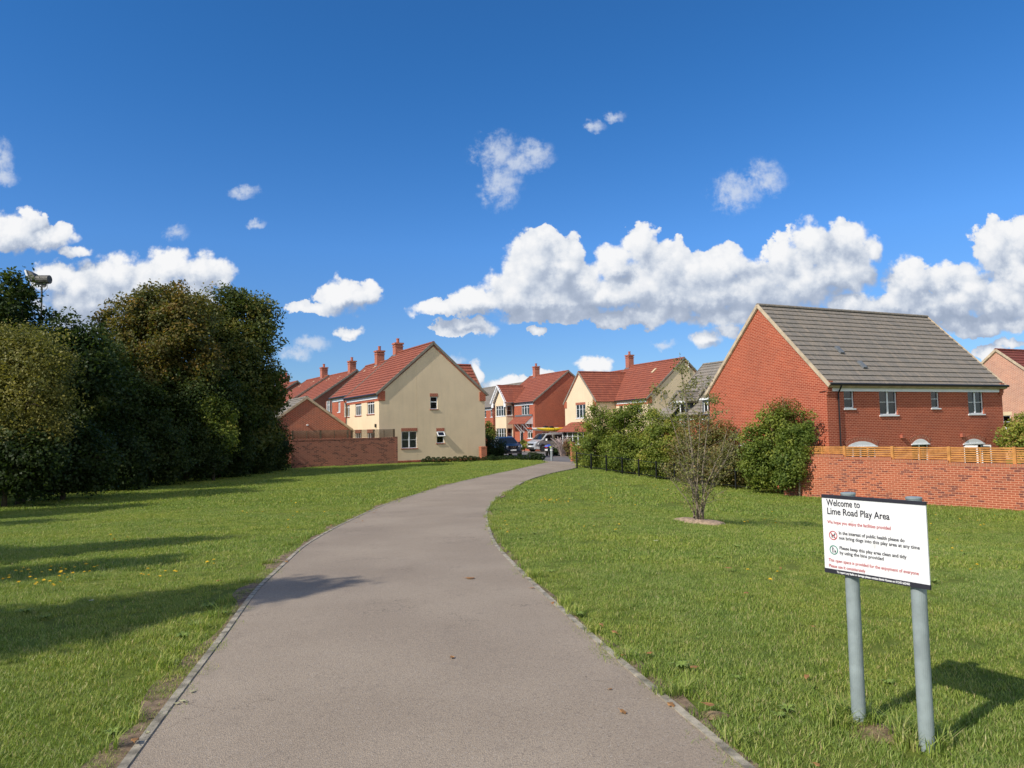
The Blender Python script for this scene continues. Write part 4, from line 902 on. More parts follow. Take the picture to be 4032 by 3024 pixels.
# the big brick house on the right: gable in full sun, garden front in grazing light
def big_house():
    ang = math.atan2(math.cos(rad(65.5)), math.sin(rad(65.5))); C = at(3257, 1600, 31.1); C.z = 0; o = C; W_ = 7.6; L = 11.9
    yl = Vector((-math.sin(ang), math.cos(ang), 0)); ze, zr = CAMZ+1.88, CAMZ+5.74; zg = -1.45; s = 1.545
    r0 = empty('brick_house', (o.x, o.y, zg), 0, 'big red brick house with grey tiled roof and four upper windows above the garden wall', 'house'); off = tuple(r0.location); F = fr4(o, ang, L, W_)
    Q = lambda a, b, c, d: winrect(F['S'], (2600+a/s, 1150+b/s, 2600+c/s, 1150+d/s))
    up = [(Q(1117, 590, 1179, 708), 'one'), (Q(1333, 590, 1441, 748), 'two'), (Q(1647, 594, 1697, 706), 'one'), (Q(1872, 598, 1966, 742), 'two')]
    dr = [Q(1135, 938, 1318, 1100), Q(1533, 922, 1637, 1100), Q(1848, 920, 1972, 1100)]
    dr = [(a, zg+.15, c, d) for a, b_, c, d in dr]
    gwin = winrect(F['W'], (2906, 1757, 2944, 1830))
    w = MB(); block_walls(w, o, ang, L, W_, zg-.5, ze, zr, {'S': [u[0] for u in up]+dr, 'W': [gwin]}); w.build('wall', M_brick_red, r0, off)
    for q, st in up: window(r0, off, F['S'], *q, style=st, curtain=0.0)
    window(r0, off, F['W'], *gwin, style='two', curtain=0.3)
    def arch(fr, q, rise, m):
        a, b_, c, d = q; xc = (a+c)/2; hw = (c-a)/2; n = 10
        pt = lambda i, ex_: (xc-(hw+ex_)*math.cos(math.pi*i/n), d+(rise+ex_)*math.sin(math.pi*i/n))
        # shallow segmental head: use a flattened sine
        f = lambda x: rise*(1-((x-xc)/hw)**2)
        xs_ = np.linspace(a, c, n+1)
        hd = MB(fr); poly = [(a, -.015, d-.02)]+[(c, -.015, d-.02)]+[(x, -.015, d+f(x)) for x in xs_[::-1][1:-1]]
        hd.face([(x, -.03, z) for x, y, z in poly]); 
        for i in range(n): hd.face([(xs_[i], -.03, d+f(xs_[i])), (xs_[i+1], -.03, d+f(xs_[i+1])), (xs_[i+1], .02, d+f(xs_[i+1])), (xs_[i], .02, d+f(xs_[i]))])
        hd.box(a-.03, -.06, d-.05, c+.03, .0, d)
        hd.build('arched_head', m, r0, off)
        ab = MB(fr); g = lambda x: rise*(1-((x-xc)/(hw+.22))**2)+.22
        xo = np.linspace(a-.16, c+.16, n+1)
        for i in range(n):
            A, B = (xs_[i], -.02, d+f(xs_[i])), (xs_[i+1], -.02, d+f(xs_[i+1])); Cc, D = (xo[i+1], -.02, d+g(xo[i+1])), (xo[i], -.02, d+g(xo[i]))
            ab.face([A, B, Cc, D], [(0, A[0]), (0, B[0]), (.215, B[0]), (.215, A[0])]); ab.face([D, Cc, (Cc[0], .01, Cc[2]), (D[0], .01, D[2])])
        ab.build('brick_arch', M_soldier, r0, off)
    for i, q in enumerate(dr):
        arch(F['S'], q, 0.22, M_white)
        if i < 2: window(r0, off, F['S'], *q, style='four' if i == 0 else 'two', name='french_door', curtain=0.35)
    arch(F['W'], gwin, .15, M_white)
    # third pair of doors stands open
    a, b_, c, d = dr[2]; fr_ = MB(F['S']); fr_.box(a, .06, b_, a+.07, .12, d); fr_.box(c-.07, .06, b_, c, .12, d); fr_.box(a, .06, d-.07, c, .12, d)
    rb = MB(F['S']); rb.box(a-.3, 1.6, b_-.05, c+.3, 1.63, d+.1); 
    df = fr_.build('french_door', M_white, r0, off); rb.build('interior', M_room, df, off)
    for sx, hx in ((a+.05, 1), (c-.05, -1)):
        lf = MB(F['S']); wl = (c-a)/2-.06; an = rad(75 if hx == 1 else 115)
        def LP(t_, z, dy=0): return (sx+wl*t_*math.cos(an)*(1 if hx == 1 else -1)*(1 if hx == 1 else 1)*(.35 if hx == 1 else -1.0), .06-wl*t_*math.sin(an)+dy, z)
        for (t0, t1, z0, z1) in ((0, .12, b_, d-.08), (.88, 1, b_, d-.08), (.12, .88, b_, b_+.2), (.12, .88, d-.2, d-.08)):
            P4 = [LP(t0, z0), LP(t1, z0), LP(t1, z1), LP(t0, z1)]; P5 = [(x+.05, y+.02, z) for x, y, z in P4]
            lf.face(P4); lf.face(P5[::-1])
            for i in range(4): j = (i+1) % 4; lf.face([P4[j], P4[i], P5[i], P5[j]])
        l_ = lf.build('door_leaf', M_white, df, off)
        g = MB(F['S']); g.face([LP(.1, b_+.15, .02), LP(.9, b_+.15, .02), LP(.9, d-.15, .02), LP(.1, d-.15, .02)]); g.build('door_glass', M_glass, df, off)
    r = roof(r0, off, o, ang, L, W_, ze, zr, M_tile_grey, verge=M_verge, ov=.06, oe=.24)
    fr = (o.x, o.y, 0, ang); gutter(r0, off, fr, -.05, L+.15, 0, ze, dirn=-1, down=0.62, zb=zg)
    for i in range(14):
        pass
    rf = MB(fr)
    for i in range(24): x = .45+i*.48; rf.box(x, -.20, ze-.27, x+.06, -.052, ze-.19)
    rf.build('rafter_feet', M_black, r0, off)
    for side in (0, 1):
        cb = MB(F['S']); x0, x1 = (-.02, .26) if side == 0 else (L-.26, L+.03)
        cb.box(x0, -.13, ze-.34, x1, .02, ze-.02); cb.box(x0, -.08, ze-.5, x1, .02, ze-.34); cb.box(x0, -.04, ze-.62, x1, .02, ze-.5); cb.build('corbel', M_brick_red, r0, off)
    for px, py in ((1090, 366), (1228, 456)):
        # vent tiles on the front slope
        d_ = ray(2600+px/s, 1150+py/s); pit = (zr-ze)/(W_/2); n = Vector((math.sin(ang)*pit, -math.cos(ang)*pit, 1)); p0 = Vector((o.x, o.y, ze)); cpos = Vector((0, 0, CAMZ)); p = cpos+d_*((p0-cpos).dot(n)/d_.dot(n))
        lx = (p-p0).dot(Vector((math.cos(ang), math.sin(ang), 0))); ly = (p-p0).dot(yl)
        v = MB(fr); v.beam((lx, ly-.17, ze+pit*(ly-.17)+.12), (lx, ly+.15, ze+pit*(ly+.15)+.12), .24, .09); v.build('roof_vent', M_lead, r, off)
    for (a, b2, c, d2, m) in ((1459, 868, 1476, 888, M_pot), (1824, 862, 1841, 882, M_pot), (2045, 897, 2053, 928, M_steel)):
        q = Q(a, b2, c, d2); bx = MB(F['S']); bx.box(q[0], -.12, q[1], q[2], 0, q[3]); bx.build('wall_vent' if m == M_pot else 'wall_lamp', m, r0, off)
    cable = MB(F['W']); q = winrect(F['W'], (3228, 1540, 3258, 1543)); cable.tube([(q[0], -.03, q[1]), (q[2], -.03, q[3])], [.012, .012], 5); cable.build('cable', M_black, r0, off)
    return r0
big_house()
def right_house():
    ang = math.atan2(math.cos(rad(65.5)), math.sin(rad(65.5))); yl = Vector((-math.sin(ang), math.cos(ang), 0)); ap = at(3930, 1500, 50.0); ap.z = 0; W_ = 9.0; L = 9.0; o = ap-yl*W_/2
    ze, zr = CAMZ+1.2, CAMZ+4.9; zg = -1.4; r0 = empty('brick_house', (o.x, o.y, zg), 0, 'pale pinkish brick house with brown tiled roof at the right edge', 'house'); off = tuple(r0.location); F = fr4(o, ang, L, W_)
    q = winrect(F['W'], (3946, 1636, 3979, 1686)); w = MB(); block_walls(w, o, ang, L, W_, zg-.5, ze, zr, {'W': [q]}); w.build('wall', M_brick_pink, r0, off)
    window(r0, off, F['W'], *q, style='one'); lintel(r0, off, F['W'], q, M_stone, .25, .12)
    roof(r0, off, o, ang, L, W_, ze, zr, M_tile_brown, verge=M_verge); gutter(r0, off, (o.x, o.y, 0, ang), 0, L, 0, ze)
right_house()

# ---------------------------------------------------------------- garden walls and slatted fences
def slat_fence(label, frame, x0, x1, zb, zt, posts, mat, nslat, zbf=None, group=None):
    a = frame[3]; e = empty('slatted_fence', (frame[0], frame[1], zb), 0, label, 'fence', group); off = tuple(e.location)
    for x in posts:
        p = MB(frame); p.box(x-.05, .06, (zbf(x) if zbf else zb)-.02, x+.05, .16, zt+.02); p.build('post', mat, e, off)
    ed = sorted(set([x0]+[p for p in posts if x0 < p < x1]+[x1]))
    for a0, a1 in zip(ed[:-1], ed[1:]):
        b0 = (zbf((a0+a1)/2) if zbf else zb)+.01; pm = MB(frame); n = max(3, int(round((zt-b0)/((zt-zb)/nslat)))); st = (zt-b0)/n
        for k in range(n): pm.box(a0+.055, .085, b0+st*k+st*.34, a1-.055, .105, b0+st*(k+1)-.002)
        mid = (a0+a1)/2; pm.box(mid-.02, .06, b0, mid+.02, .085, zt-.004)
        pm.build('slat_panel', mat, e, off)
    return e
def right_wall():
    d = Vector((.611, -.791, 0)).normalized(); p = at(3317, 1700, 28.4); p.z = 0; o = p-d*3.4; ang = math.atan2(d.y, d.x); fr = (o.x, o.y, 0, ang)
    T = [(0.75, 3.4, -1.20), (3.4, 5.22, -1.275), (5.22, 7.15, -1.345), (7.15, 14.5, -1.415)]; r0 = empty('garden_wall', (o.x, o.y, -1.25), 0, 'orange brick garden wall with stepped coping on the right', 'wall'); off = tuple(r0.location)
    w = MB(fr)
    for a, b_, t_ in T: w.box(a, 0, -2.0, b_, .215, CAMZ+t_-.10, skip='b')
    w.build('wall', M_brick_wall, r0, off); c = MB(fr)
    for a, b_, t_ in T: c.box(a+.002, -.012, CAMZ+t_-.10, b_-.002, .227, CAMZ+t_)
    c.uv = [(v*1.0+.03, u) for u, v in c.uv]; cp = c.build('coping', M_cop, r0, off)
    f = lambda x: CAMZ+[t_ for a, b_, t_ in T if a <= x+.02 < b_+.03][-1]
    ps = [1.6+1.83*k for k in range(-1, 7)]; ps = [3.4-1.83, 3.4, 5.22, 7.15, 8.98+.15, 10.9, 12.8, 14.4]
    slat_fence('orange timber slatted fence standing on the right garden wall', fr, 0.8, 14.4, CAMZ-1.415, CAMZ-.88, ps, M_wood_org, 7, f)
M_cop = brick('coping_brick', (0.42, 0.15, 0.075), (0.34, 0.12, 0.065), (0.40, 0.22, 0.15))
right_wall()
def left_wall():
    ex, gd = exgd(29.5); e = at(1562, 1760, 48.6); e.z = 0; o = e-gd*7.3
    for _ in range(10): px = CX+FPX*o.x/o.y; o = o-gd*((px-1148)/FPX*o.y)
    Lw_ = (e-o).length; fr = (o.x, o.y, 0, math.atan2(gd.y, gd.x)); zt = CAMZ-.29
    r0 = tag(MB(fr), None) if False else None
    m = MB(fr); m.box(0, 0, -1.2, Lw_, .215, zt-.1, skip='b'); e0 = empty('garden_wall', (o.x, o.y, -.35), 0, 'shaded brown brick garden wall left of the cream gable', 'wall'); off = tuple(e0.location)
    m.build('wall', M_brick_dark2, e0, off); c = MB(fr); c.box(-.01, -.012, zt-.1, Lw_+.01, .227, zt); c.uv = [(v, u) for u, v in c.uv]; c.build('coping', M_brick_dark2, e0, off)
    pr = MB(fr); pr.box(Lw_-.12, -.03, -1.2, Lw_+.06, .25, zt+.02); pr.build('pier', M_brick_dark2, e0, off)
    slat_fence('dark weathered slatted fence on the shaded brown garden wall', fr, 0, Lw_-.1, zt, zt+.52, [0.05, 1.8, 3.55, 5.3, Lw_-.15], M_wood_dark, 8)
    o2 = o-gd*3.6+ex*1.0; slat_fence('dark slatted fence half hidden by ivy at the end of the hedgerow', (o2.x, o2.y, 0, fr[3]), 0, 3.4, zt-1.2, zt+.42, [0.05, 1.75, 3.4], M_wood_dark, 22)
    return o, e, fr
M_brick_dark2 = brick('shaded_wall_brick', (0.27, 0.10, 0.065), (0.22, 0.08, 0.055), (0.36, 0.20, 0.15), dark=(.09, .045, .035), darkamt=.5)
LWO, LWE, LWF = left_wall()

def pier(label, px, base, h, w, mat, Y=None):
    p = G(*base) if Y is None else Vector((at(px, base[1], Y).x, Y, 0)); z = Z(p.x, p.y)
    m = MB((p.x, p.y, z, rad(28))); m.box(-w/2, -w/2, -.2, w/2, w/2, h-.09); m.box(-w/2-.02, -w/2-.02, h-.09, w/2+.02, w/2+.02, h-.03)
    m.box(-w/2+.03, -w/2+.03, h-.03, w/2-.03, w/2-.03, h)
    o = m.build('brick_pier', mat, None, (0, 0, 0)); 
    o.location = (p.x, p.y, z); o.data.transform(Matrix.Translation((-p.x, -p.y, -z)))
    return tag(o, label, 'brick pier')
pier('short red brick pier at the foot of the cream gable', 1902, (1902, 1817), 0.98, 0.42, M_brick_wall, 51.4)
pier('tall thin red brick pier beside the end of the path and hedge', 2254, (2256, 1818), 1.32, 0.24, M_brick_wall)
# ---------------------------------------------------------------- foliage
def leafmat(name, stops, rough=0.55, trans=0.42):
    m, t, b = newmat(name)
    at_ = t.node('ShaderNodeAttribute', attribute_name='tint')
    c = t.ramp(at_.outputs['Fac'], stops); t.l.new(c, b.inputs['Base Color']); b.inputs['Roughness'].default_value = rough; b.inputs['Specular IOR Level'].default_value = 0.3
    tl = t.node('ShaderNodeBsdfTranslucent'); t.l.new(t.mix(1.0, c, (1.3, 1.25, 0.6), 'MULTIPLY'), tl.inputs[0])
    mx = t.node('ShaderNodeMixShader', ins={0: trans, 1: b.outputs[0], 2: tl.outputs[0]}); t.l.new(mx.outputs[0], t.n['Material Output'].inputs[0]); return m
GR = [(0, (0.012, 0.030, 0.008)), (0.5, (0.030, 0.060, 0.012)), (1, (0.075, 0.105, 0.020))]
LM_dark = leafmat('dark_leaves', [(0, (0.020, 0.042, 0.012)), (0.6, (0.052, 0.085, 0.018)), (1, (0.14, 0.155, 0.035))])
LM_autumn = leafmat('autumn_leaves', [(0, (0.032, 0.052, 0.016)), (0.4, (0.10, 0.115, 0.028)), (0.7, (0.20, 0.155, 0.042)), (1, (0.40, 0.23, 0.065))])
LM_mixed = leafmat('mixed_leaves', [(0, (0.036, 0.066, 0.018)), (0.55, (0.11, 0.14, 0.032)), (0.8, (0.23, 0.20, 0.048)), (1, (0.36, 0.24, 0.065))])
LM_olive = leafmat('olive_leaves', [(0, (0.075, 0.09, 0.025)), (0.5, (0.18, 0.185, 0.045)), (1, (0.42, 0.36, 0.10))])
LM_hedge = leafmat('hedge_leaves', [(0, (0.08, 0.13, 0.025)), (0.5, (0.20, 0.26, 0.045)), (0.85, (0.38, 0.40, 0.075)), (1, (0.46, 0.31, 0.10))])
LM_brown = leafmat('brownish_leaves', [(0, (0.085, 0.105, 0.03)), (0.5, (0.18, 0.18, 0.05)), (0.8, (0.28, 0.20, 0.075)), (1, (0.38, 0.24, 0.12))])
LM_red = leafmat('reddish_leaves', [(0, (0.09, 0.09, 0.03)), (0.5, (0.21, 0.15, 0.05)), (1, (0.40, 0.17, 0.08))])
LM_box = leafmat('box_leaves', [(0, (0.012, 0.032, 0.010)), (1, (0.05, 0.085, 0.018))])
LM_lav = leafmat('plume_stems', [(0, (0.16, 0.13, 0.10)), (1, (0.36, 0.29, 0.27))])
LM_pink = leafmat('pink_shrub_leaves', [(0, (0.06, 0.10, 0.03)), (0.5, (0.13, 0.13, 0.04)), (1, (0.45, 0.20, 0.15))])
M_bark = plain('bark', (0.085, 0.066, 0.048), 0.95, 0.35, 12, bump=0.6)
M_sapbark = plain('young_bark', (0.20, 0.165, 0.12), 0.9, 0.45, 18, bump=0.4)
M_palebark = plain('pale_bark', (0.30, 0.25, 0.18), 0.9, 0.35, 16, bump=0.4)
def leafmesh(name, P, size, tint, mat, parent=None, off=(0, 0, 0), aspect=0.62, upb=0.3, N=None):
    n = len(P)
    nrm = rng.normal(size=(n, 3)); nrm[:, 2] += upb*2; nrm /= np.linalg.norm(nrm, axis=1)[:, None]
    if N is not None: nrm = nrm*0.75+N*0.65; nrm /= np.linalg.norm(nrm, axis=1)[:, None]
    a = rng.normal(size=(n, 3)); a -= nrm*(a*nrm).sum(1)[:, None]; a /= np.linalg.norm(a, axis=1)[:, None]; b = np.cross(nrm, a)
    sz = np.asarray(size)*(0.7+0.6*rng.random(n)); L = a*sz[:, None]*0.5; Wd = b*sz[:, None]*0.5*aspect
    V = np.empty((n, 4, 3)); V[:, 0] = P-L; V[:, 1] = P+Wd+nrm*sz[:, None]*0.08; V[:, 2] = P+L; V[:, 3] = P-Wd+nrm*sz[:, None]*0.08
    V -= np.array(off)
    me = bpy.data.meshes.new(name); me.vertices.add(4*n); me.vertices.foreach_set('co', V.astype(np.float32).ravel())
    me.loops.add(4*n); me.loops.foreach_set('vertex_index', np.arange(4*n, dtype=np.int32)); me.polygons.add(n)
    me.polygons.foreach_set('loop_start', np.arange(0, 4*n, 4, dtype=np.int32)); me.polygons.foreach_set('loop_total', np.full(n, 4, dtype=np.int32))
    at_ = me.attributes.new('tint', 'FLOAT', 'FACE'); at_.data.foreach_set('value', np.clip(tint, 0, 1).astype(np.float32))
    me.materials.append(mat); me.update(); me.validate()
    o = bpy.data.objects.new(name, me); COL.objects.link(o)
    if parent: o.parent = parent
    return o
def lobe_px(x, y, rx, ry, Y, depth=0.8):
    """crown lobe from the overview picture (2212 wide) at distance Y -> centre and radii in metres"""
    k = 4032/2212; c = at(x*k, y*k, Y); return (c.x, c.y, c.z, rx*k/FPX*Y, max(rx, ry)*k/FPX*Y*depth, ry*k/FPX*Y)
def crown_points(lobes, ncl, per, crad, floor=None, shell=0.55):
    lobes = np.array(lobes, float); vol = lobes[:, 3]*lobes[:, 5]*np.sqrt(lobes[:, 4]); idx = rng.choice(len(lobes), ncl, p=vol/vol.sum()); q = lobes[idx]
    d = rng.normal(size=(ncl, 3)); d /= np.linalg.norm(d, axis=1)[:, None]; r = shell+(1-shell)*rng.random(ncl)**0.6
    r *= 0.92+0.16*rng.random(ncl)
    C = q[:, :3]+d*q[:, 3:6]*r[:, None]; ct = rng.random(ncl)
    sc_ = crad*(0.6+0.8*rng.random(ncl))
    dd_ = rng.normal(size=(ncl*per, 3)); dd_ /= np.linalg.norm(dd_, axis=1)[:, None]; dd_[:, 2] = dd_[:, 2]*.75+.1
    rr_ = (0.35+0.65*rng.random(ncl*per)**.5)*(1+.35*np.sin(dd_[:, 0]*5+np.repeat(ct, per)*9)*np.sin(dd_[:, 2]*6+np.repeat(ct, per)*5))
    P = np.repeat(C, per, 0)+dd_*(np.repeat(sc_, per)*rr_)[:, None]
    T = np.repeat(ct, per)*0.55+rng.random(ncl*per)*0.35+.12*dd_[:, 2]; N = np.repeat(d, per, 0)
    if floor is not None: k = P[:, 2] > floor; P, T, N = P[k], T[k], N[k]
    return P, T, N, C
def limbs(mb, base, h, C, r0, n, fork=0.35, seed=0, mid=None, taper=0.35):
    r = random.Random(seed); top = Vector((base[0], base[1], base[2]+h*fork)); 
    mb.tube([(base[0], base[1], base[2]-.2), (base[0]+.02, base[1], base[2]+h*fork*.5), tuple(top)], [r0*1.25, r0, r0*.8], 9)
    for i in range(n):
        t_ = Vector(C[r.randrange(len(C))]); s_ = top*(1)+Vector((0, 0, -h*fork*.4*r.random())); m_ = s_.lerp(t_, .5)+Vector((r.uniform(-.3, .3), r.uniform(-.3, .3), r.uniform(-.1, .4)))
        q = s_.lerp(m_, .5)+Vector((r.uniform(-.1, .1), r.uniform(-.1, .1), r.uniform(0, .2)))
        w = r0*r.uniform(.28, .5); mb.tube([tuple(s_), tuple(q), tuple(m_), tuple(t_)], [w, w*.75, w*.5, w*.14], 6)
        for k in range(2):
            e = m_+Vector((r.uniform(-1, 1), r.uniform(-1, 1), r.uniform(-.2, 1)))*h*.12; mb.tube([tuple(m_), tuple((m_+e)/2+Vector((0, 0, .08))), tuple(e)], [w*.35, w*.25, w*.06], 5)
def tree(name, cat, label, base, lobes, mat, ncl=420, per=60, leaf=0.13, crad=0.5, r0=0.17, group=None, bias=0.0, floor=True, shell=0.5, nl=14, bark=None, part='crown', stem='trunk', seed=1):
    z = Z(base[0], base[1]); e = empty(name, (base[0], base[1], z), 0, label, cat, group); off = tuple(e.location)
    if name in ('broadleaf_tree', 'autumn_tree', 'willow', 'hedge_bush'):
        rs = random.Random(seed*7+1); sat = []
        for l in lobes:
            for _ in range(5):
                a = rs.uniform(0, 6.28); el = rs.uniform(-.1, 1.2); k = rs.uniform(.86, 1.10); rr = rs.uniform(.14, .27)
                sat.append((l[0]+l[3]*k*math.cos(a)*math.cos(el), l[1]+l[4]*k*math.sin(a)*math.cos(el), l[2]+l[5]*k*math.sin(el)*.97, l[3]*rr, l[4]*rr, l[5]*rr*.8))
        lobes = [(a_, b__, c_, d_*.95, e_*.95, f_*.95) for a_, b__, c_, d_, e_, f_ in lobes]+sat
    P, T, N, C = crown_points(lobes, ncl, per, crad, z+.03 if floor else None, shell)
    top = max(l[2]+l[5] for l in lobes)
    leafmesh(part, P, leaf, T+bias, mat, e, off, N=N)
    mb = MB(); limbs(mb, (base[0], base[1], z), top-z, C, r0, nl, seed=seed); mb.build(stem, bark or M_bark, e, off, smooth=True)
    return e
LP = lobe_px
k4 = 4032/2212
def basept(x, Y): p = at(x*k4, 1500, Y); return (p.x, p.y)
tree('broadleaf_tree', 'tree', 'tall dark green tree at the left edge in front of the floodlight pole', basept(60, 27.5),
     [LP(-30,705,86,96,27.5), LP(30,660,34,54,27), LP(108,722,62,52,27.5), LP(160,735,52,55,27.5), LP(60,800,110,100,27), LP(170,830,80,110,27.5), LP(195,770,32,50,28), LP(-60,860,110,120,27)], LM_dark, 330, 150, .15, .62, .2, seed=2)
tree('willow', 'tree', 'pale olive green tree with fine leaves at the left edge', basept(50, 23.5),
     [LP(20,760,75,60,23.5), LP(75,790,80,65,23), LP(-30,800,80,90,23), LP(110,840,52,50,23), LP(30,870,90,60,22.6), LP(120,900,45,45,23), LP(60,930,80,50,22.8), LP(-10,940,60,60,22.8)], LM_olive, 270, 150, .085, .5, .12, seed=3, bias=.0)
tree('autumn_tree', 'tree', 'broad tree with brown autumn leaves in the middle of the dark hedgerow', basept(320, 35),
     [LP(290,690,58,50,35), LP(345,682,62,48,35), LP(400,700,60,55,34.5), LP(250,745,50,55,35), LP(320,760,90,70,34.5), LP(400,780,75,70,34), LP(300,840,95,80,34), LP(225,800,40,60,35), LP(262,660,18,16,35), LP(372,640,16,13,35), LP(318,640,18,14,35)], LM_autumn, 330, 165, .15, .66, .22, bias=.0, seed=4)
tree('broadleaf_tree', 'tree', 'tall green and brown tree at the right end of the dark hedgerow', basept(500, 38.5),
     [LP(480,672,52,46,38.5), LP(530,690,55,55,38.5), LP(568,700,30,34,38.5), LP(500,640,16,16,38.5), LP(556,655,14,14,38.5), LP(460,750,60,60,38), LP(535,770,58,62,38), LP(490,840,88,80,37.5), LP(572,840,30,66,38.5), LP(548,920,52,86,38.5), LP(585,745,20,20,38.5), LP(596,700,10,10,38.5)], LM_mixed, 350, 165, .155, .66, .22, bias=-.05, seed=5)
tree('broadleaf_tree', 'tree', 'dark green tree filling the gap between the olive tree and the autumn tree', basept(215, 31),
     [LP(215,850,75,90,31), LP(170,900,80,90,30), LP(270,900,80,80,31), LP(230,780,36,40,31.5)], LM_dark, 240, 140, .14, .6, .16, seed=6)
tree('broadleaf_tree', 'tree', 'dark ivy covered tree under the brown and green crowns', basept(400, 34.5),
     [LP(390,880,90,80,34), LP(450,840,60,60,35), LP(350,930,80,60,33), LP(480,900,60,80,35.5)], LM_dark, 240, 140, .14, .6, .18, seed=7)
tree('shrub', 'shrub', 'yellow green shrub lit among the dark hedgerow under the tall end tree', basept(462, 33.5), [LP(462,905,40,50,34), LP(480,940,36,40,34), LP(440,930,26,34,34)], LM_hedge, 150, 55, .11, .38, .06, part='foliage', stem='stem', seed=8)
for i, (x, y, rx, ry, Y, lab) in enumerate(((15,990,110,85,22.4,'dark shrub at the far left foot of the hedgerow'), (140,990,95,80,24.6,'dark shrub below the olive tree'), (235,985,85,75,28.6,'dark shrub left of the hedgerow middle'), (325,975,80,72,31,'dark shrub at the hedgerow middle'),
        (405,965,75,70,33.5,'dark shrub below the yellow green shrub'), (475,970,68,62,36,'dark shrub beneath the tall end tree'), (532,965,55,58,38.6,'dark shrub second from the brown wall'), (588,958,30,60,41.5,'dark ivy covered shrub beside the end of the brown wall'))):
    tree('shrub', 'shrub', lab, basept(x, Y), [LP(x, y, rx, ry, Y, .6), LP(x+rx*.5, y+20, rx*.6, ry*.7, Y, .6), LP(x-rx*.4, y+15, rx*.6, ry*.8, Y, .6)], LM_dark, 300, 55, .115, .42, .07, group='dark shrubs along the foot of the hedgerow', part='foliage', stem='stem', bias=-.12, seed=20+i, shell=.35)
# hidden trees added behind the front row of the copse to block the sun
for i, (x, y, h) in enumerate(((-21.5, 22, 6.0), (-24, 29, 6.2), (-21.5, 35, 6.2), (-19.5, 41, 6.2), (-25, 38, 6.5), (-18.5, 46, 5.5))):
    z = Z(x, y); tree('broadleaf_tree', 'tree', 'dark tree hidden behind the front row, added to block the sun', (x, y), [(x, y, z+h*.62, 2.5, 2.5, h*.36), (x+1, y-1, z+h*.4, 2.4, 2.2, h*.36), (x-1.2, y+1, z+h*.45, 2.3, 2.2, h*.35)], LM_dark, 300, 45, .2, .62, .2, group='hidden trees added to block the sun', seed=40+i)
# trees beside the path just outside the picture: their shadows lie across the lawn
for i, (x, y, h, w) in enumerate(((-10.2, 2.2, 8.4, 1.05), (-12.8, 4.6, 7.9, .85), (-13.6, 7.0, 8.4, .85), (-15.5, -.2, 9.4, 1.5), (-17.5, 5.4, 8.6, 1.3), (-18.5, 12.5, 7.0, 1.3), (-16.5, 18.0, 5.2, 1.2))):
    z = Z(x, y); tree('young_tree', 'tree', 'slender young tree on the lawn left of the path', (x, y), [(x, y, z+h*.80, w*.55, w*.55, h*.20), (x, y, z+h*.55, w, w, h*.27), (x+.2, y, z+h*.36, w*.9, w*.9, h*.18)], LM_mixed, 340, 90, .14, .40, .09, group='young trees left of the path', seed=60+i)

# hedge bushes on the right, behind the black railing
def shoots(name, e, pts, mat, seed):
    r = random.Random(seed); mb = MB(); P = []
    for (x, y, Y, h) in pts:
        b0 = at(x*k4, y*k4, Y); 
        for _ in range(3):
            q = b0+Vector((r.gauss(0, .12), r.gauss(0, .1), -.5)); t_ = q+Vector((r.gauss(0, .16), r.gauss(0, .1), h*r.uniform(.8, 1.15)+.5)); mb.tube([tuple(q), tuple(q.lerp(t_, .5)+Vector((r.gauss(0, .03), 0, 0))), tuple(t_)], [.012, .008, .003], 4)
            for k in range(int(34*h)+10):
                f = r.uniform(.1, 1); c = q.lerp(t_, f); P.append([c.x+r.gauss(0, .09*(1.2-f)), c.y+r.gauss(0, .09*(1.2-f)), c.z+r.gauss(0, .05)])
    o = tuple(e.location); leafmesh('shoot_leaves', np.array(P), .085, rng.random(len(P)), mat, e, o); mb.build('shoots', M_palebark, e, o)
bush = [('large green bush at the path end of the hedge', 43.5, [(1275,965,38,62),(1300,935,45,45),(1262,990,28,40),(1315,985,44,50),(1290,900,24,24),(1330,940,30,40)], LM_hedge, 0, M_palebark),
 ('tall green bush, second from the path in the hedge', 41, [(1365,930,48,52),(1350,985,55,50),(1385,893,36,28),(1405,975,46,54),(1340,900,26,30)], LM_hedge, -.05, M_palebark),
 ('yellow green bush in the middle of the hedge', 38.5, [(1430,955,52,58),(1465,995,50,50),(1415,1005,44,42),(1460,930,34,34)], LM_hedge, .08, M_palebark),
 ('brownish thinning bush behind the young multi stemmed tree', 36, [(1515,958,56,56),(1500,1005,54,46),(1555,1000,50,52),(1555,950,36,40)], LM_brown, .12, M_palebark),
 ('low brownish green bush left of the pointed hawthorn', 34, [(1580,1005,42,44),(1612,1025,40,36)], LM_brown, 0, M_palebark),
 ('pointed green bush with reddish top against the brick gable', 31.3, [(1680,965,62,62),(1650,1010,52,50),(1700,1015,44,48),(1638,955,40,44),(1712,925,38,42),(1670,910,34,38),(1722,1000,26,44),(1640,1000,30,60)], LM_hedge, -.05, M_palebark)]
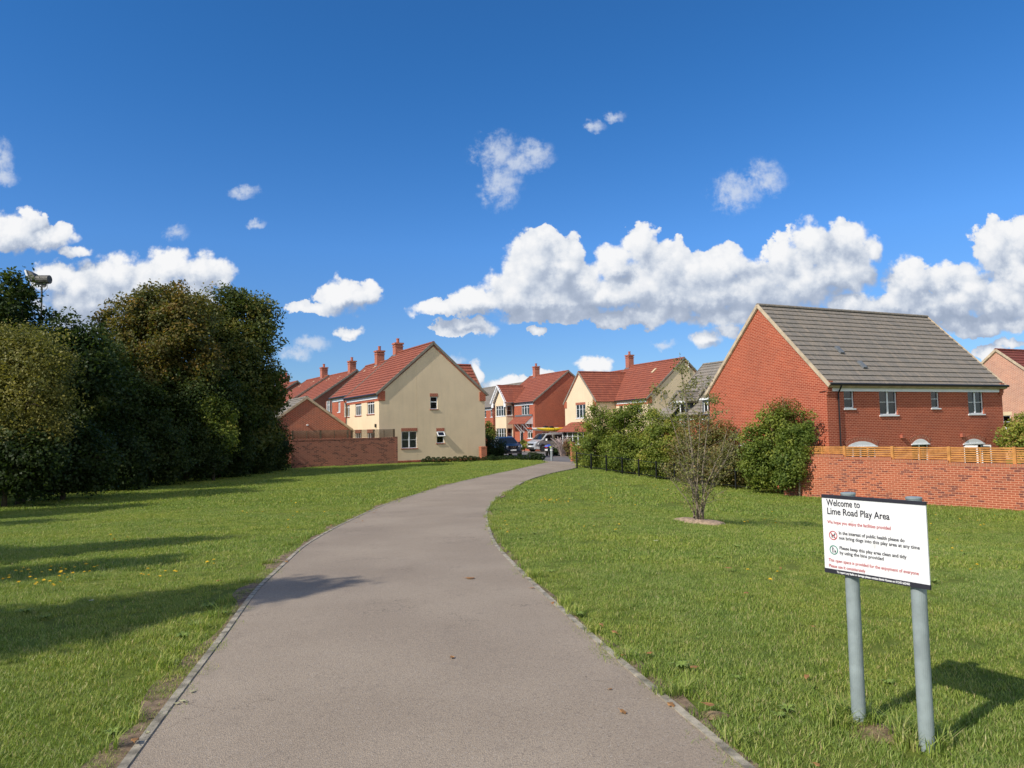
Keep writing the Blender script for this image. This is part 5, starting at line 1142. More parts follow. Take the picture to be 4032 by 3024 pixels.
for i, (lab, Y, lb, mt, bi, bk) in enumerate(bush):
    x0 = lb[0][0]; eb = tree('hedge_bush', 'bush', lab, basept(x0, Y), [LP(*q, Y, .7) for q in lb], mt, 250, 105, .10, .38, .05, group='bushes of the hedge behind the railing', bias=bi, part='foliage', stem='stem', bark=bk, seed=80+i, shell=.4, nl=18)
    tops = [[(1285, 895, 43.5, .9), (1270, 905, 43.5, .5)], [(1380, 882, 41, .5), (1345, 895, 41, .5)], [(1425, 915, 38.5, .4)], [(1515, 925, 36, .4), (1545, 930, 36, .4)], [(1575, 970, 34, .3)], [(1700, 885, 31.3, .6), (1730, 925, 31.3, .5), (1660, 925, 31.3, .4), (1745, 950, 31.3, .4)]][i]
    shoots('s', eb, tops, mt if i < 5 else LM_red, 130+i)
tree('hedge_bush', 'bush', 'dark green bush spilling over the left end of the orange garden wall', basept(1716, 29.8), [LP(1722,955,30,34,29.8), LP(1712,1000,26,40,29.8), LP(1700,1035,24,26,29.8), LP(1738,935,18,20,29.8)], LM_hedge, 110, 95, .10, .34, .04, group='bushes of the hedge behind the railing', part='foliage', stem='stem', bark=M_palebark, bias=-.15, seed=96, shell=.3)
tree('hedge_bush', 'bush', 'reddish spindly shoots of the bush against the brick gable', basept(1705, 31.5), [LP(1700,895,26,42,31.5), LP(1722,915,26,30,31.5), LP(1672,905,22,30,31.5)], LM_red, 90, 32, .085, .26, .03, group='bushes of the hedge behind the railing', part='foliage', stem='stem', bark=M_palebark, seed=95, shell=.2)
tree('garden_bush', 'bush', 'yellow green bush behind the fence at the right edge', basept(2200, 34), [LP(2200,950,34,40,34), LP(2235,935,40,45,34)], LM_hedge, 160, 55, .11, .35, .06, part='foliage', stem='stem', bias=.2, seed=97)
tree('garden_bush', 'bush', 'dark climbing shrub on posts between cream gable and bay house', basept(1057, 62), [LP(1052,925,11,14,62), LP(1060,940,12,14,62)], LM_hedge, 60, 40, .13, .3, .05, part='foliage', stem='stem', bias=.0, seed=98)
tree('garden_bush', 'bush', 'dark lavender bush beside the navy car', basept(1062, 58), [LP(1060,975,24,22,58), LP(1075,968,20,20,58), LP(1050,960,12,20,58)], LM_box, 140, 50, .11, .3, .05, part='foliage', stem='stem', seed=99)
tree('garden_bush', 'bush', 'small round green bush in front of the brick house beside its door', basept(1130, 76), [LP(1132,962,13,10,76), LP(1122,966,10,8,76)], LM_hedge, 30, 40, .14, .25, .04, part='foliage', stem='stem', seed=100)
tree('garden_bush', 'bush', 'low dark green shrub behind the bollard', basept(1216, 61), [LP(1213,975,24,13,61), LP(1232,972,14,14,61)], LM_box, 80, 45, .12, .25, .04, part='foliage', stem='stem', seed=101)
tree('garden_bush', 'bush', 'pink tinged flowering shrub left of the thin brick pier', basept(1232, 56), [LP(1233,972,12,14,56), LP(1226,962,10,10,56)], LM_pink, 60, 40, .10, .22, .03, part='foliage', stem='stem', seed=102, bias=.15)
# feathery grass clump
p = Vector((*basept(1212, 60), 0)); z = Z(p.x, p.y); g = MB(); r = random.Random(5)
for i in range(90):
    a, w = r.uniform(0, 6.28), r.uniform(.2, 1.0); h = r.uniform(.8, 1.65); q = (p.x+math.cos(a)*w, p.y+math.sin(a)*w, z+h)
    g.tube([(p.x+math.cos(a)*.15, p.y+math.sin(a)*.15, z), (p.x+math.cos(a)*w*.5, p.y+math.sin(a)*w*.5, z+h*.7), q], [.012, .014, .03], 4)
M_plume = plain('grass_plumes', (0.42, 0.33, 0.30), .9, .25, 9)
o = g.build('ornamental_grass', M_plume, None, (p.x, p.y, z)); o.location = (p.x, p.y, z); tag(o, 'feathery pinkish ornamental grass clump beside the silver van', 'plant')

# young multi-stemmed tree in its mulch mound
def sapling():
    b = G(2752, 2058); Y = b.y; k = 1/1569*Y; e = empty('young_tree', (b.x, b.y, b.z), 0, 'young multi stemmed tree with sparse leaves standing in a mound of mulch', 'tree'); off = tuple(e.location)
    r = random.Random(12); mb = MB(); tips = []
    def X(dx, dy): q = at(dx*k4, dy*k4, Y); return q
    def grow(p, d, L, w, lev):
        pts, rd = [tuple(p)], [w]; q = Vector(p); d = d.normalized(); n = 5
        for i in range(n):
            d = (d+Vector((r.gauss(0, .07), r.gauss(0, .07), r.gauss(0.035, .05)))).normalized(); q = q+d*L/n; pts.append(tuple(q)); rd.append(w*(1-.72*(i+1)/n))
            if lev < 2 and i > (0 if lev else 1):
                for _ in range(r.choice((0, 1, 1)) if lev else r.choice((1, 2))):
                    s = Vector((r.gauss(0, .75), r.gauss(0, .75), r.uniform(-.15, .5))); grow(q, (d*.7+s), L*r.uniform(.32, .55), max(.0035, rd[-1]*.5), lev+1)
            if lev >= 1: tips.append((q.copy(), lev))
        mb.tube(pts, rd, 6 if lev < 2 else 4); 
    for (tx, ty, w, dy) in ((1470, 768, .030, 0), (1540, 842, .024, .2), (1428, 822, .014, .1), (1512, 806, .015, -.1), (1610, 925, .012, .2), (1452, 960, .02, -.2), (1560, 930, .02, -.3), (1500, 900, .022, .3), (1478, 905, .018, .1), (1590, 955, .016, .2), (1438, 1010, .014, .2)):
        t_ = X(tx, ty)+Vector((0, dy*1.5, 0)); s_ = b+Vector((r.uniform(-.12, .12), r.uniform(-.08, .08), -.03)); L = (t_-s_).length; d = (t_-s_)
        pts, rd = [], []; N_ = 9
        for i in range(N_+1):
            f = i/N_; q = s_.lerp(t_, f); lean = math.sin(f*math.pi)*.0
            bow = Vector((-(t_.x-s_.x)*.22*math.sin(math.pi*min(1, f*1.3))*.6, 0, 0)); q = q+bow+Vector((r.gauss(0, .012), r.gauss(0, .012), 0)); pts.append(tuple(q)); rd.append(w*(1-.82*f)+.002)
            if i >= 2 and i < N_:
                for _ in range(2):
                    a = r.uniform(0, 6.28); dd = Vector((math.cos(a), math.sin(a), r.uniform(.25, .9))); LL = (1.30-.85*f)*r.uniform(.5, 1.0)*(.9 if L > 2 else .7); grow(q, dd, LL*.85, rd[-1]*.32, 1)
            if f > .8: tips.append((q.copy() if isinstance(q, Vector) else Vector(q), 1))
        mb.tube(pts, rd, 7)
    mb.build('trunk', M_sapbark, e, off, smooth=True)
    P = []; 
    for q, lev in tips:
        n = 2 if q.z < b.z+2.5 else 3
        for _ in range(r.choice((0, 0, 0, 1)) if q.z < b.z+2.5 else r.choice((1, 2))): P.append([q.x+r.gauss(0, .04), q.y+r.gauss(0, .04), q.z+r.gauss(0, .03)]); P.append([q.x+r.gauss(0, .06), q.y+r.gauss(0, .06), q.z+r.gauss(0, .05)])
    top = X(1470, 775); 
    for _ in range(90): P.append([top.x+r.gauss(0, .10), top.y+r.gauss(0, .07), top.z-abs(r.gauss(0, .28))])
    for (tx, ty) in ((1430, 828), (1512, 812), (1450, 860), (1525, 850), (1480, 830)):
        tq = X(tx, ty)
        for _ in range(26): P.append([tq.x+r.gauss(0, .10), tq.y+r.gauss(0, .1), tq.z-abs(r.gauss(0, .16))])
    top = X(1545, 850)
    for _ in range(60): P.append([top.x+r.gauss(0, .08), top.y+r.gauss(0, .08), top.z-abs(r.gauss(0, .18))])
    for q, lev in tips:
        if q.z < b.z+2.6:
            for _ in range(r.choice((0, 0, 1))): P.append([q.x+r.gauss(0, .18), q.y+r.gauss(0, .13), q.z+r.gauss(0, .12)])
    P = np.array(P); print('sapling leaves', len(P)); leafmesh('crown', P, .055, rng.random(len(P)), LM_sap, e, off)
    md = MB(); n = 36
    ring = lambda R, h, j: [(b.x+R*math.cos(t_)*(1+.10*math.sin(3*t_+j)+.05*math.sin(7*t_)), b.y+R*.9*math.sin(t_)*(1+.10*math.cos(2*t_+j)), Z(b.x+R*math.cos(t_), b.y+R*math.sin(t_))+h) for t_ in np.linspace(0, 2*math.pi, n, endpoint=False)]
    rs = [ring(.62, -.01, 0), ring(.52, .05, 1), ring(.38, .085, 2), ring(.2, .09, 3), ring(.05, .07, 1)]
    for A, B in zip(rs[:-1], rs[1:]):
        for i in range(n): j = (i+1) % n; md.face([A[i], A[j], B[j], B[i]])
    mo = md.build('mulch_mound', M_mulch, None, off, smooth=True); mo.location = off; tag(mo, 'low mound of pale mulch around the stems of the young tree', 'mound')
LM_sap = leafmat('sapling_leaves', [(0, (0.13, 0.16, 0.045)), (0.5, (0.24, 0.25, 0.08)), (0.85, (0.36, 0.33, 0.13)), (1, (0.42, 0.30, 0.15))])
sapling()

# black railing in front of the hedge
a_, b_ = G(2272, 1845), G(3082, 1944); a_.z = b_.z = 0; d_ = (b_-a_); L_ = d_.length; d_.normalize(); fr = (a_.x, a_.y, 0, math.atan2(d_.y, d_.x))
re_ = empty('railing', (a_.x, a_.y, Z(a_.x, a_.y)), 0, 'low black metal railing along the foot of the hedge', 'railing'); off = tuple(re_.location); npost = int(L_/1.15)
for i in range(npost+1):
    x = L_*i/npost; q = a_+d_*x; z = Z(q.x, q.y); m = MB(fr); m.box(x-.03, -.03, z-.1, x+.03, .03, z+.95); m.build('post', M_blackmetal, re_, off)
for h in (.18, .86):
    m = MB(fr)
    pts = [(L_*i/40, 0, Z((a_+d_*(L_*i/40)).x, (a_+d_*(L_*i/40)).y)+h) for i in range(41)]; m.tube(pts, [.014]*41, 5); m.build('rail', M_blackmetal, re_, off)

# row of small clipped box bushes at the foot of the cream gable
hl = [(1582,1822),(1605,1821),(1628,1820),(1650,1819),(1668,1823),(1686,1822),(1707,1822),(1726,1823),(1748,1822),(1770,1821),(1792,1819),(1811,1820),(1831,1819),(1853,1817),(1869,1816),(1884,1816),(1902,1816),(1918,1814),(1937,1815),(1953,1814),(1968,1813),(1985,1811),(1999,1811),(2015,1811),(2032,1811),(2047,1811),(2058,1811),(2074,1810),(2090,1811),(2106,1811),(2120,1811),(2133,1812)]
bm = None; hr = random.Random(4)
for i, (x, y) in enumerate(hl):
    p = G(x, y)
    if i == 0:
        n = 700; d = rng.normal(size=(n, 3)); d /= np.linalg.norm(d, axis=1)[:, None]; P = d*np.array([.19, .19, .2])*(0.75+.3*rng.random((n, 1)))+np.array([0, 0, .2])
        bm = leafmesh('box_bush', P, .05, rng.random(n), LM_box, None, N=d); o = bm
    else: o = bm.copy(); COL.objects.link(o)
    big = 1.35 if i > 27 else hr.uniform(.8, 1.15); o.location = (p.x, p.y, p.z-.01); o.rotation_euler = (0, 0, hr.uniform(0, 6)); o.scale = (big, big, big*hr.uniform(.85, 1.05))
    tag(o, 'small dark green clipped bush in the row at the foot of the cream gable', 'box bush', 'row of small clipped bushes')

# bollard
p = G(2172.5, 1815); z = p.z; mb = MB(); n = 20
mb.tube([(0, 0, -.1), (0, 0, .84), (0, 0, .86), (0, 0, .885), (0, 0, .895)], [.09, .09, .105, .10, .03], n)
o = mb.build('bollard', M_steel); o.location = p; tag(o, 'grey steel bollard standing where the path meets the road', 'bollard')
rg = MB(); rg.tube([(0, 0, .70), (0, 0, .76)], [.094, .094], n); q = rg.build('reflective_band', M_white, o)

# floodlights on their mast behind the trees
def flood():
    Y = 33.0; top = at(165, 1119, Y); z = Z(top.x, top.y); e = empty('floodlight_mast', (top.x, top.y, z), 0, 'tall thin mast with two weathered floodlights above the left trees', 'floodlight'); off = tuple(e.location)
    m = MB(); m.tube([(top.x, top.y, z-.2), (top.x, top.y, top.z)], [.055, .038], 8); m.build('pole', M_rust, e, off)
    sx = Y/FPX; m = MB(); m.box(top.x-.28, top.y-.05, top.z-.03, top.x+.20, top.y+.05, top.z+.05); m.beam((top.x+.05, top.y, top.z-.1), (top.x+.18, top.y, top.z-.02), .06, .14); m.build('crossarm', M_rust, e, off)
    c = Vector((top.x+.07, top.y, top.z+.22)); m = MB(); m.tube([tuple(c+Vector((-.29, 0, .0))), tuple(c+Vector((-.27, 0, 0))), tuple(c+Vector((.28, 0, -.01))), tuple(c+Vector((.30, 0, -.01)))], [.17, .2, .2, .17], 14); m.build('floodlight_housing', M_rust, e, off, smooth=False)
    # second lamp seen from the side: a wedge with a square glass front turned up to the left
    m = MB((top.x, top.y, top.z, 0)); f = [(-.66, .60), (-.47, .10), (-.41, .13), (-.60, .64)]; bk = [(-.60, .64), (-.41, .13), (-.30, .16), (-.20, .22), (-.23, .36), (-.34, .50)]
    m.prism(f, -.26, .26, 1); m.prism(bk, -.20, .20, 0); m.build('floodlight_housing', [M_rust, M_signwhite], e, off)
    for pts in ([(-.42, 0, .10), (-.33, 0, -.2), (-.14, 0, -.38), (0, 0, -.42)], [(.28, 0, .03), (.24, 0, -.2), (.12, 0, -.33), (.03, 0, -.42)]):
        m = MB((top.x, top.y, top.z, 0)); m.tube(pts, [.012]*4, 5); m.build('cable', M_black, e, off)
flood()

# ---------------------------------------------------------------- sign
def sign():
    def corner(t_, b_, H):
        a = at(*t_, 1.0); c = at(*b_, 1.0); Y = H/(a.z-c.z); a, c = at(*t_, Y), at(*b_, Y); return Vector(((a.x+c.x)/2, Y, 0)), a.z, c.z
    H = .45; Lp_, tl_, bl_ = corner((3238, 1950.5), (3250, 2255), H); Rp_, tr_, br_ = corner((3650.5, 1971.7), (3659, 2318), H); zb = (bl_+br_)/2
    d = (Rp_-Lp_).normalized(); ang = math.atan2(d.y, d.x); Wb = (Rp_-Lp_).length; print('sign', Lp_, Rp_, tl_, tr_, bl_, br_, Wb)
    e = empty('park_sign', (Lp_.x, Lp_.y, 0), ang, 'white play area notice board on two grey posts beside the path', 'sign')
    bd = MB(); bd.box(0, -.004, zb, Wb, .004, zb+H); brd = bd.build('board', M_signwhite, e)
    st = MB(); st.box(-.001, -.0065, zb+H-.018, Wb+.001, .006, zb+H+.001); st.build('top_band', M_signblack, brd)
    st = MB(); st.box(-.001, -.0065, zb-.001, Wb+.001, .006, zb+.024); st.build('bottom_band', M_signblack, brd)
    for x in (.222*Wb, .85*Wb):
        lean = .0; m = MB(); r_ = .038; y = .050
        m.tube([(x+lean, y, -.25), (x, y, zb+H+.008)], [r_, r_], 24, cap=False); m.tube([(x, y, zb+H+.004), (x, y, zb+H+.006), (x, y, zb+H+.014), (x, y, zb+H+.017)], [r_, r_+.003, r_+.003, r_-.004], 24)
        m.build('post', M_post, e, smooth=False)
        for zz in (zb+.07, zb+H-.07):
            c = MB(); c.tube([(x, y, zz-.012), (x, y, zz+.012)], [r_+.003]*2, 20); c.build('clamp', M_steel, e)
    def text(s, x, z, size, mat, bold=0.0, sx=1.0, sh=0.0):
        cu = bpy.data.curves.new('t', 'FONT'); cu.body = s; cu.size = size; cu.offset = bold; cu.resolution_u = 3; cu.extrude = .0006
        o = bpy.data.objects.new('t', cu); COL.objects.link(o); bpy.context.view_layer.update()
        me = bpy.data.meshes.new_from_object(o.evaluated_get(bpy.context.evaluated_depsgraph_get())); bpy.data.objects.remove(o); bpy.data.curves.remove(cu)
        w = max(v.co.x for v in me.vertices) if len(me.vertices) else 1
        if sx > 2: sx = 1.0
        f = (sh/w) if sh else sx
        me.transform(Matrix.Translation((x, -.0052 if mat != M_white else -.0076, z)) @ Matrix.Rotation(math.pi/2, 4, 'X') @ Matrix.Diagonal((f, 1, 1, 1)))
        me.name = 'lettering'; me.materials.clear(); me.materials.append(mat); q = bpy.data.objects.new('lettering', me); COL.objects.link(q); q.parent = brd; return q
    # positions measured on the board: x fraction of width, z fraction of height from the top
    X = lambda f: f*Wb; Zf = lambda f: zb+H*(1-f)
    text('Welcome to', X(.05), Zf(.135), .053, M_signblack, .0006, sh=X(.345)); text('Lime Road Play Area', X(.05), Zf(.245), .053, M_signblack, .0006, sh=X(.625))
    text('We hope you enjoy the facilities provided', X(.05), Zf(.365), .026, M_signred, .0002, sh=X(.63))
    text('In the interest of public health please do', X(.165), Zf(.492), .0265, M_signblack, .0003, sh=X(.635)); text('not bring dogs into this play area at any time', X(.165), Zf(.555), .0265, M_signblack, .0003, sh=X(.765))
    text('Please keep this play area clean and tidy', X(.165), Zf(.682), .0265, M_signblack, .0003, sh=X(.645)); text('by using the bins provided', X(.165), Zf(.742), .0265, M_signblack, .0003, sh=X(.435))
    text('This open space is provided for the enjoyment of everyone', X(.045), Zf(.852), .025, M_signred, .0002, sh=X(.865)); text('Please use it considerately', X(.045), Zf(.925), .025, M_signred, .0002, sh=X(.372))
    text('To report any faults or damage please contact Bovis Homes on 01242 662465', X(.13), Zf(.985), .0165, M_white, .0004, sh=X(.70))
    def ring(x, z, r0, r1, mat, name):
        m = MB(); n = 32
        for i in range(n):
            a, b2 = 2*math.pi*i/n, 2*math.pi*(i+1)/n; y = -.0056
            m.face([(x+r0*math.cos(a), y, z+r0*math.sin(a)), (x+r1*math.cos(a), y, z+r1*math.sin(a)), (x+r1*math.cos(b2), y, z+r1*math.sin(b2)), (x+r0*math.cos(b2), y, z+r0*math.sin(b2))][::-1])
        return m
    cx_, cz_ = X(.105), Zf(.515); m = ring(cx_, cz_, .0215, .0265, M_signred, ''); m.beam((cx_-.017, -.0062, cz_+.017), (cx_+.017, -.0062, cz_-.017), .0012, .0048, up=(1, 0, 1)); m.build('no_dogs_symbol', M_signred, brd)
    m = MB(); P = lambda pts: m.face([(cx_+x, -.0058, cz_+z) for x, z in pts])
    P([(-.010, -.002), (.008, -.002), (.010, .004), (-.010, .004)]); P([(.005, .002), (.010, .002), (.013, .011), (.008, .012)]); P([(.008, .007), (.017, .008), (.016, .012), (.009, .013)])
    for x in (-.0095, -.006, .003, .0065): P([(x, -.014), (x+.0022, -.014), (x+.0028, -.001), (x, -.001)])
    P([(-.010, .002), (-.015, .010), (-.0135, .011), (-.008, .004)]); m.build('dog_silhouette', M_signblack, brd)
    cz2 = Zf(.70); ring(cx_, cz2, .0215, .0265, M_signgreen, '').build('litter_symbol', M_signgreen, brd)
    m = MB(); P = lambda pts: m.face([(cx_+x, -.0058, cz2+z) for x, z in pts]); P([(-.006+.0028*math.cos(a), .0145+.0028*math.sin(a)) for a in np.linspace(0, 2*math.pi, 10, endpoint=False)])
    P([(-.0085, -.002), (-.0035, -.002), (-.003, .011), (-.009, .011)]); P([(-.0085, -.016), (-.0062, -.016), (-.0058, -.001), (-.0085, -.001)]); P([(-.0052, -.016), (-.003, -.016), (-.0035, -.001), (-.0058, -.001)])
    P([(-.003, .007), (.005, .002), (.0058, .004), (-.003, .0105)]); P([(.005, -.014), (.012, -.014), (.0135, -.002), (.0035, -.002)]); m.build('litter_silhouette', M_signblack, brd)
    return e
sign()

# ---------------------------------------------------------------- vehicles
def car_body(profile, hw, belt, roof_in, zmid, name, mat, parent, nose=0.0):
    """side profile (x,z) closed polygon; half width narrows above the belt and towards nose and tail"""
    xs_ = [p[0] for p in profile]; x0, x1 = min(xs_), max(xs_)
    def w(x, z):
        v = hw if z < belt else hw-roof_in*((z-belt)/(max(p[1] for p in profile)-belt))**.8
        e = min(1, (x1-x)/.55); v -= (1-max(0, e))**2*nose; e = min(1, (x-x0)/.4); v -= (1-max(0, e))**2*nose*.6; return v
    c = (sum(xs_)/len(xs_), zmid); m = MB(); n = len(profile)
    ins = [(c[0]+(x-c[0])*.975, c[1]+(z-c[1])*.955) for x, z in profile]
    rows = []
    for sgn in (-1, 1):
        outer = [(x, sgn*w(X0, Z0), z) for (x, z), (X0, Z0) in zip(ins, profile)]; edge_ = [(x, sgn*(w(x, z)-.07), z) for x, z in profile]; rows.append((outer, edge_))
    for k, (outer, edge_) in enumerate(rows):
        for i in range(n):
            j = (i+1) % n; f = [edge_[i], edge_[j], outer[j], outer[i]]; m.face(f if k == 0 else f[::-1])
        m.face(outer if k == 0 else outer[::-1])
    for i in range(n):
        j = (i+1) % n; m.face([rows[0][1][j], rows[0][1][i], rows[1][1][i], rows[1][1][j]])
    o = m.build(name, mat, parent); return o, w
def wheel(parent, x, y, r, wd):
    sg = 1 if y > 0 else -1; m = MB(); m.tube([(x, y-sg*wd, r), (x, y-sg*wd*.05, r), (x, y, r)], [r, r, r*.93], 24); t_ = m.build('wheel', M_tyre, parent)
    h = MB(); 
    for k in range(10):
        a = 2*math.pi*k/10; h.beam((x+.04*math.cos(a), y+sg*.012, r+.04*math.sin(a)), (x+r*.66*math.cos(a+.1), y+sg*.008, r+r*.66*math.sin(a+.1)), .03, .02, up=(0, 1, 0))
    n = 24
    for i in range(n):
        a, b2 = 2*math.pi*i/n, 2*math.pi*(i+1)/n; ra, rb = r*.62, r*.72
        q = [(x+ra*math.cos(a), y+sg*.012, r+ra*math.sin(a)), (x+rb*math.cos(a), y+sg*.006, r+rb*math.sin(a)), (x+rb*math.cos(b2), y+sg*.006, r+rb*math.sin(b2)), (x+ra*math.cos(b2), y+sg*.012, r+ra*math.sin(b2))]
        h.face(q[::-1] if sg > 0 else q)
    h.build('rim', M_alloy, t_)
def panel(pts, name, mat, parent, th=.0):
    m = MB(); m.face(pts); m.face([(p[0], p[1], p[2]-.0001) for p in pts][::-1]) if th else None; return m.build(name, mat, parent)
def van():
    C = (3.84, 76.5); hd = Vector((-.83, -.55)); ang = math.atan2(hd.y, hd.x); z = Z(*C)+.045
    e = empty('parked_van', (*C, z), ang, 'silver van parked outside the brick house carrying kayaks on its roof bars', 'van')
    pr = [(-2.48, .45), (-2.50, 1.0), (-2.42, 1.75), (-2.30, 1.90), (-1.5, 1.95), (0.4, 1.94), (.95, 1.84), (1.68, 1.22), (2.22, 1.05), (2.42, .88), (2.50, .55), (2.44, .30), (2.1, .26), (-2.3, .28)]
    b, w = car_body(pr, .97, 1.12, .14, 1.0, 'body', M_silver, e, .22)
    for sg in (1, -1):
        y = lambda x, z: sg*(w(x, z)+.004)
        F_ = lambda pts: [(x, y(x, z), z) for x, z in (pts if sg > 0 else pts[::-1])]
        panel(F_([(.35, 1.14), (1.52, 1.14), (1.10, 1.62), (.88, 1.72), (.35, 1.74)][::-1]), 'side_window', M_carglass, e)
        panel(F_([(-1.0, 1.14), (.18, 1.14), (.18, 1.74), (-1.0, 1.74)][::-1]), 'side_window', M_carglass, e)
        panel(F_([(-2.25, 1.16), (-1.12, 1.14), (-1.12, 1.74), (-2.15, 1.72)][::-1]), 'side_window', M_carglass, e)
        for x in (1.55, -1.50):
            m = MB(); m.tube([(x, sg*.90, .36), (x, sg*.985, .36)], [.42, .42], 24); m.build('wheel_arch', M_black, e); wheel(e, x, sg*.995, .33, .22)
        m = MB(); m.box(1.15, sg*1.0 if sg > 0 else -1.2, 1.12, 1.25, sg*1.2 if sg > 0 else -1.0, 1.34); m.build('wing_mirror', M_white if sg > 0 else M_silver, e)
        m = MB(); m.box(-.05, sg*w(0, .9) if sg > 0 else -w(0, .9)-.03, .92, .18, sg*w(0, .9)+.03 if sg > 0 else -w(0, .9), .97); m.build('door_handle', M_black, e)
        m = MB(); m.face([(2.12, sg*.86, .80), (2.34, sg*.62, .80), (2.36, sg*.60, .96), (1.95, sg*.86, 1.10)] if sg < 0 else [(2.12, .90, .78), (2.40, .62, .80), (2.36, .60, .98), (1.92, .93, 1.08)][::-1])
        m.build('headlight', M_lamp, e)
        m = MB(); m.tube([(-1.9, sg*.62, 2.0), (.5, sg*.62, 2.0)], [.025]*2, 6); m.build('roof_rail', M_steel, e)
    m = MB(); P = [(1.645, 1.27), (.99, 1.80)]; m.face([(1.66, -.80, 1.255), (1.66, .80, 1.255), (1.0, .70, 1.815), (1.0, -.70, 1.815)]); m.build('windscreen', M_carglass, e)
    m = MB(); m.box(2.38, -.52, .66, 2.47, .52, .86); m.build('grille', M_black, e); m = MB(); m.box(2.40, -.60, .33, 2.51, .60, .47); m.build('lower_grille', M_black, e)
    m = MB(); m.face([(2.5, 0, .70), (2.5, .07, .78), (2.5, 0, .88), (2.5, -.07, .78)]); m.build('front_badge', M_chrome, e); m = MB(); m.box(2.47, -.26, .52, 2.53, .26, .62); m.build('number_plate', M_plate, e)
    for x in (-1.6, -.5, .35):
        m = MB(); m.box(x-.03, -.85, 2.0, x+.03, .85, 2.04); m.build('roof_bar', M_steel, e)
    # kayaks
    def kayak(name, label, cy, cz, x0, x1, hw, mats):
        m = MB(); n = 14; st = 22; rings = []
        for i in range(st+1):
            f = i/st; x = x0+(x1-x0)*f; s_ = math.sin(math.pi*f)**.62 if 0 < f < 1 else 0; ww = hw*s_+.012; hh = .16*s_+.02; rk = .16*(abs(2*f-1)**3)
            rings.append([(x, cy+ww*math.cos(a), cz+rk+hh*(math.sin(a) if math.sin(a) > 0 else 1.15*math.sin(a))) for a in np.linspace(0, 2*math.pi, n, endpoint=False)])
        for i in range(st):
            for k in range(n):
                k2 = (k+1) % n; mt = 0 if (k < n/2) else 1
                if len(mats) > 2 and (i < 4 or i > st-4): mt = 2
                m.face([rings[i][k], rings[i+1][k], rings[i+1][k2], rings[i][k2]], mat=mt)
        hull = m.build(name, mats); hull.location = (*C, z); hull.rotation_euler = (0, 0, ang); tag(hull, label, 'kayak', 'kayaks on the silver van')
        c = MB(); xm = (x0+x1)/2; c.tube([(xm-.45, cy, cz+.16), (xm+.45, cy, cz+.16)], [.2, .2], 10); 
        s_ = MB()
        for xx in (-.5,): s_.tube([(xx+.0+.3, cy-hw-.02, cz-.15), (xx+.3, cy-hw*.9, cz+.1), (xx+.3, cy, cz+.2), (xx+.3, cy+hw*.9, cz+.1), (xx+.3, cy+hw+.02, cz-.15)], [.022]*5, 5)
        s_.build('strap', M_black, hull)
        cp = MB(); k0 = 16; cp.tube([(xm-.40+.8*i/4, cy, cz+.155) for i in range(5)], [.02, .17, .2, .17, .02], 12); cp.build('cockpit', M_black, hull)
    kayak('kayak', 'yellow kayak strapped to the near side of the van roof', .34, 2.28, -1.9, 1.9, .31, [M_kyellow, M_kyellow])
    kayak('kayak', 'longer white kayak with red ends behind the yellow one on the van', -.36, 2.32, -2.3, 2.75, .29, [M_kwhite, M_kwhite, M_kred])
van()
def suv():
    C = (-.69, 65.0); hd = Vector((.30, -.95)); ang = math.atan2(hd.y, hd.x); z = Z(*C)+.03
    e = empty('parked_car', (*C, z), ang, 'dark navy family car parked nose out beside the cream gable', 'car')
    pr = [(-2.28, .45), (-2.32, .95), (-2.20, 1.20), (-1.95, 1.60), (-1.4, 1.70), (.1, 1.69), (.42, 1.60), (1.10, 1.13), (1.95, 1.02), (2.25, .90), (2.34, .60), (2.28, .28), (1.9, .24), (-2.1, .28)]
    b, w = car_body(pr, .92, 1.02, .24, .85, 'body', M_navy, e, .26)
    for sg in (1, -1):
        F_ = lambda pts: [(x, sg*(w(x, z)+.004), z) for x, z in (pts if sg > 0 else pts[::-1])]
        panel(F_([(-.55, 1.06), (.95, 1.08), (.38, 1.50), (-.55, 1.58)][::-1]), 'side_window', M_carglass, e); panel(F_([(-1.7, 1.10), (-.65, 1.06), (-.65, 1.58), (-1.5, 1.55)][::-1]), 'side_window', M_carglass, e)
        for x in (1.40, -1.32):
            m = MB(); m.tube([(x, sg*.86, .37), (x, sg*.93, .37)], [.43, .43], 24); m.build('wheel_arch', M_black, e); wheel(e, x, sg*.945, .35, .22)
        m = MB(); m.box(.75, .93 if sg > 0 else -1.12, 1.06, .9, 1.12 if sg > 0 else -.93, 1.22); m.build('wing_mirror', M_navy, e)
        m = MB(); q = [(2.16, sg*.86, .78), (2.34, sg*.46, .82), (2.32, sg*.46, .92), (2.0, sg*.88, .97)]; m.face(q[::-1] if sg > 0 else q); m.build('headlight', M_lamp, e)
        m = MB(); m.beam((2.36, sg*.10, .70), (2.34, sg*.26, .93), .03, .06, up=(1, 0, 0)); m.build('grille_trim', M_chrome, e)
        m = MB(); m.tube([(-1.5, sg*.62, 1.72), (.1, sg*.62, 1.72)], [.02]*2, 6); m.build('roof_rail', M_chrome, e)
    m = MB(); m.face([(1.075, -.76, 1.155), (1.075, .76, 1.155), (.46, .62, 1.59), (.46, -.62, 1.59)]); m.build('windscreen', M_carglass, e)
    m = MB(); m.box(2.27, -.44, .62, 2.335, .44, .92); m.build('grille', M_black, e); m = MB(); m.box(2.2, -.72, .34, 2.345, .72, .48); m.build('lower_grille', M_black, e)
    m = MB(); m.tube([(2.34, 0, .80), (2.365, 0, .80)], [.07, .07], 14); m.build('front_badge', M_chrome, e); m = MB(); m.box(2.33, -.26, .50, 2.37, .26, .61); m.build('number_plate', M_plate, e)
    m = MB(); m.box(2.25, -.55, .27, 2.36, .55, .32); m.build('bumper_trim', M_chrome, e)
suv()
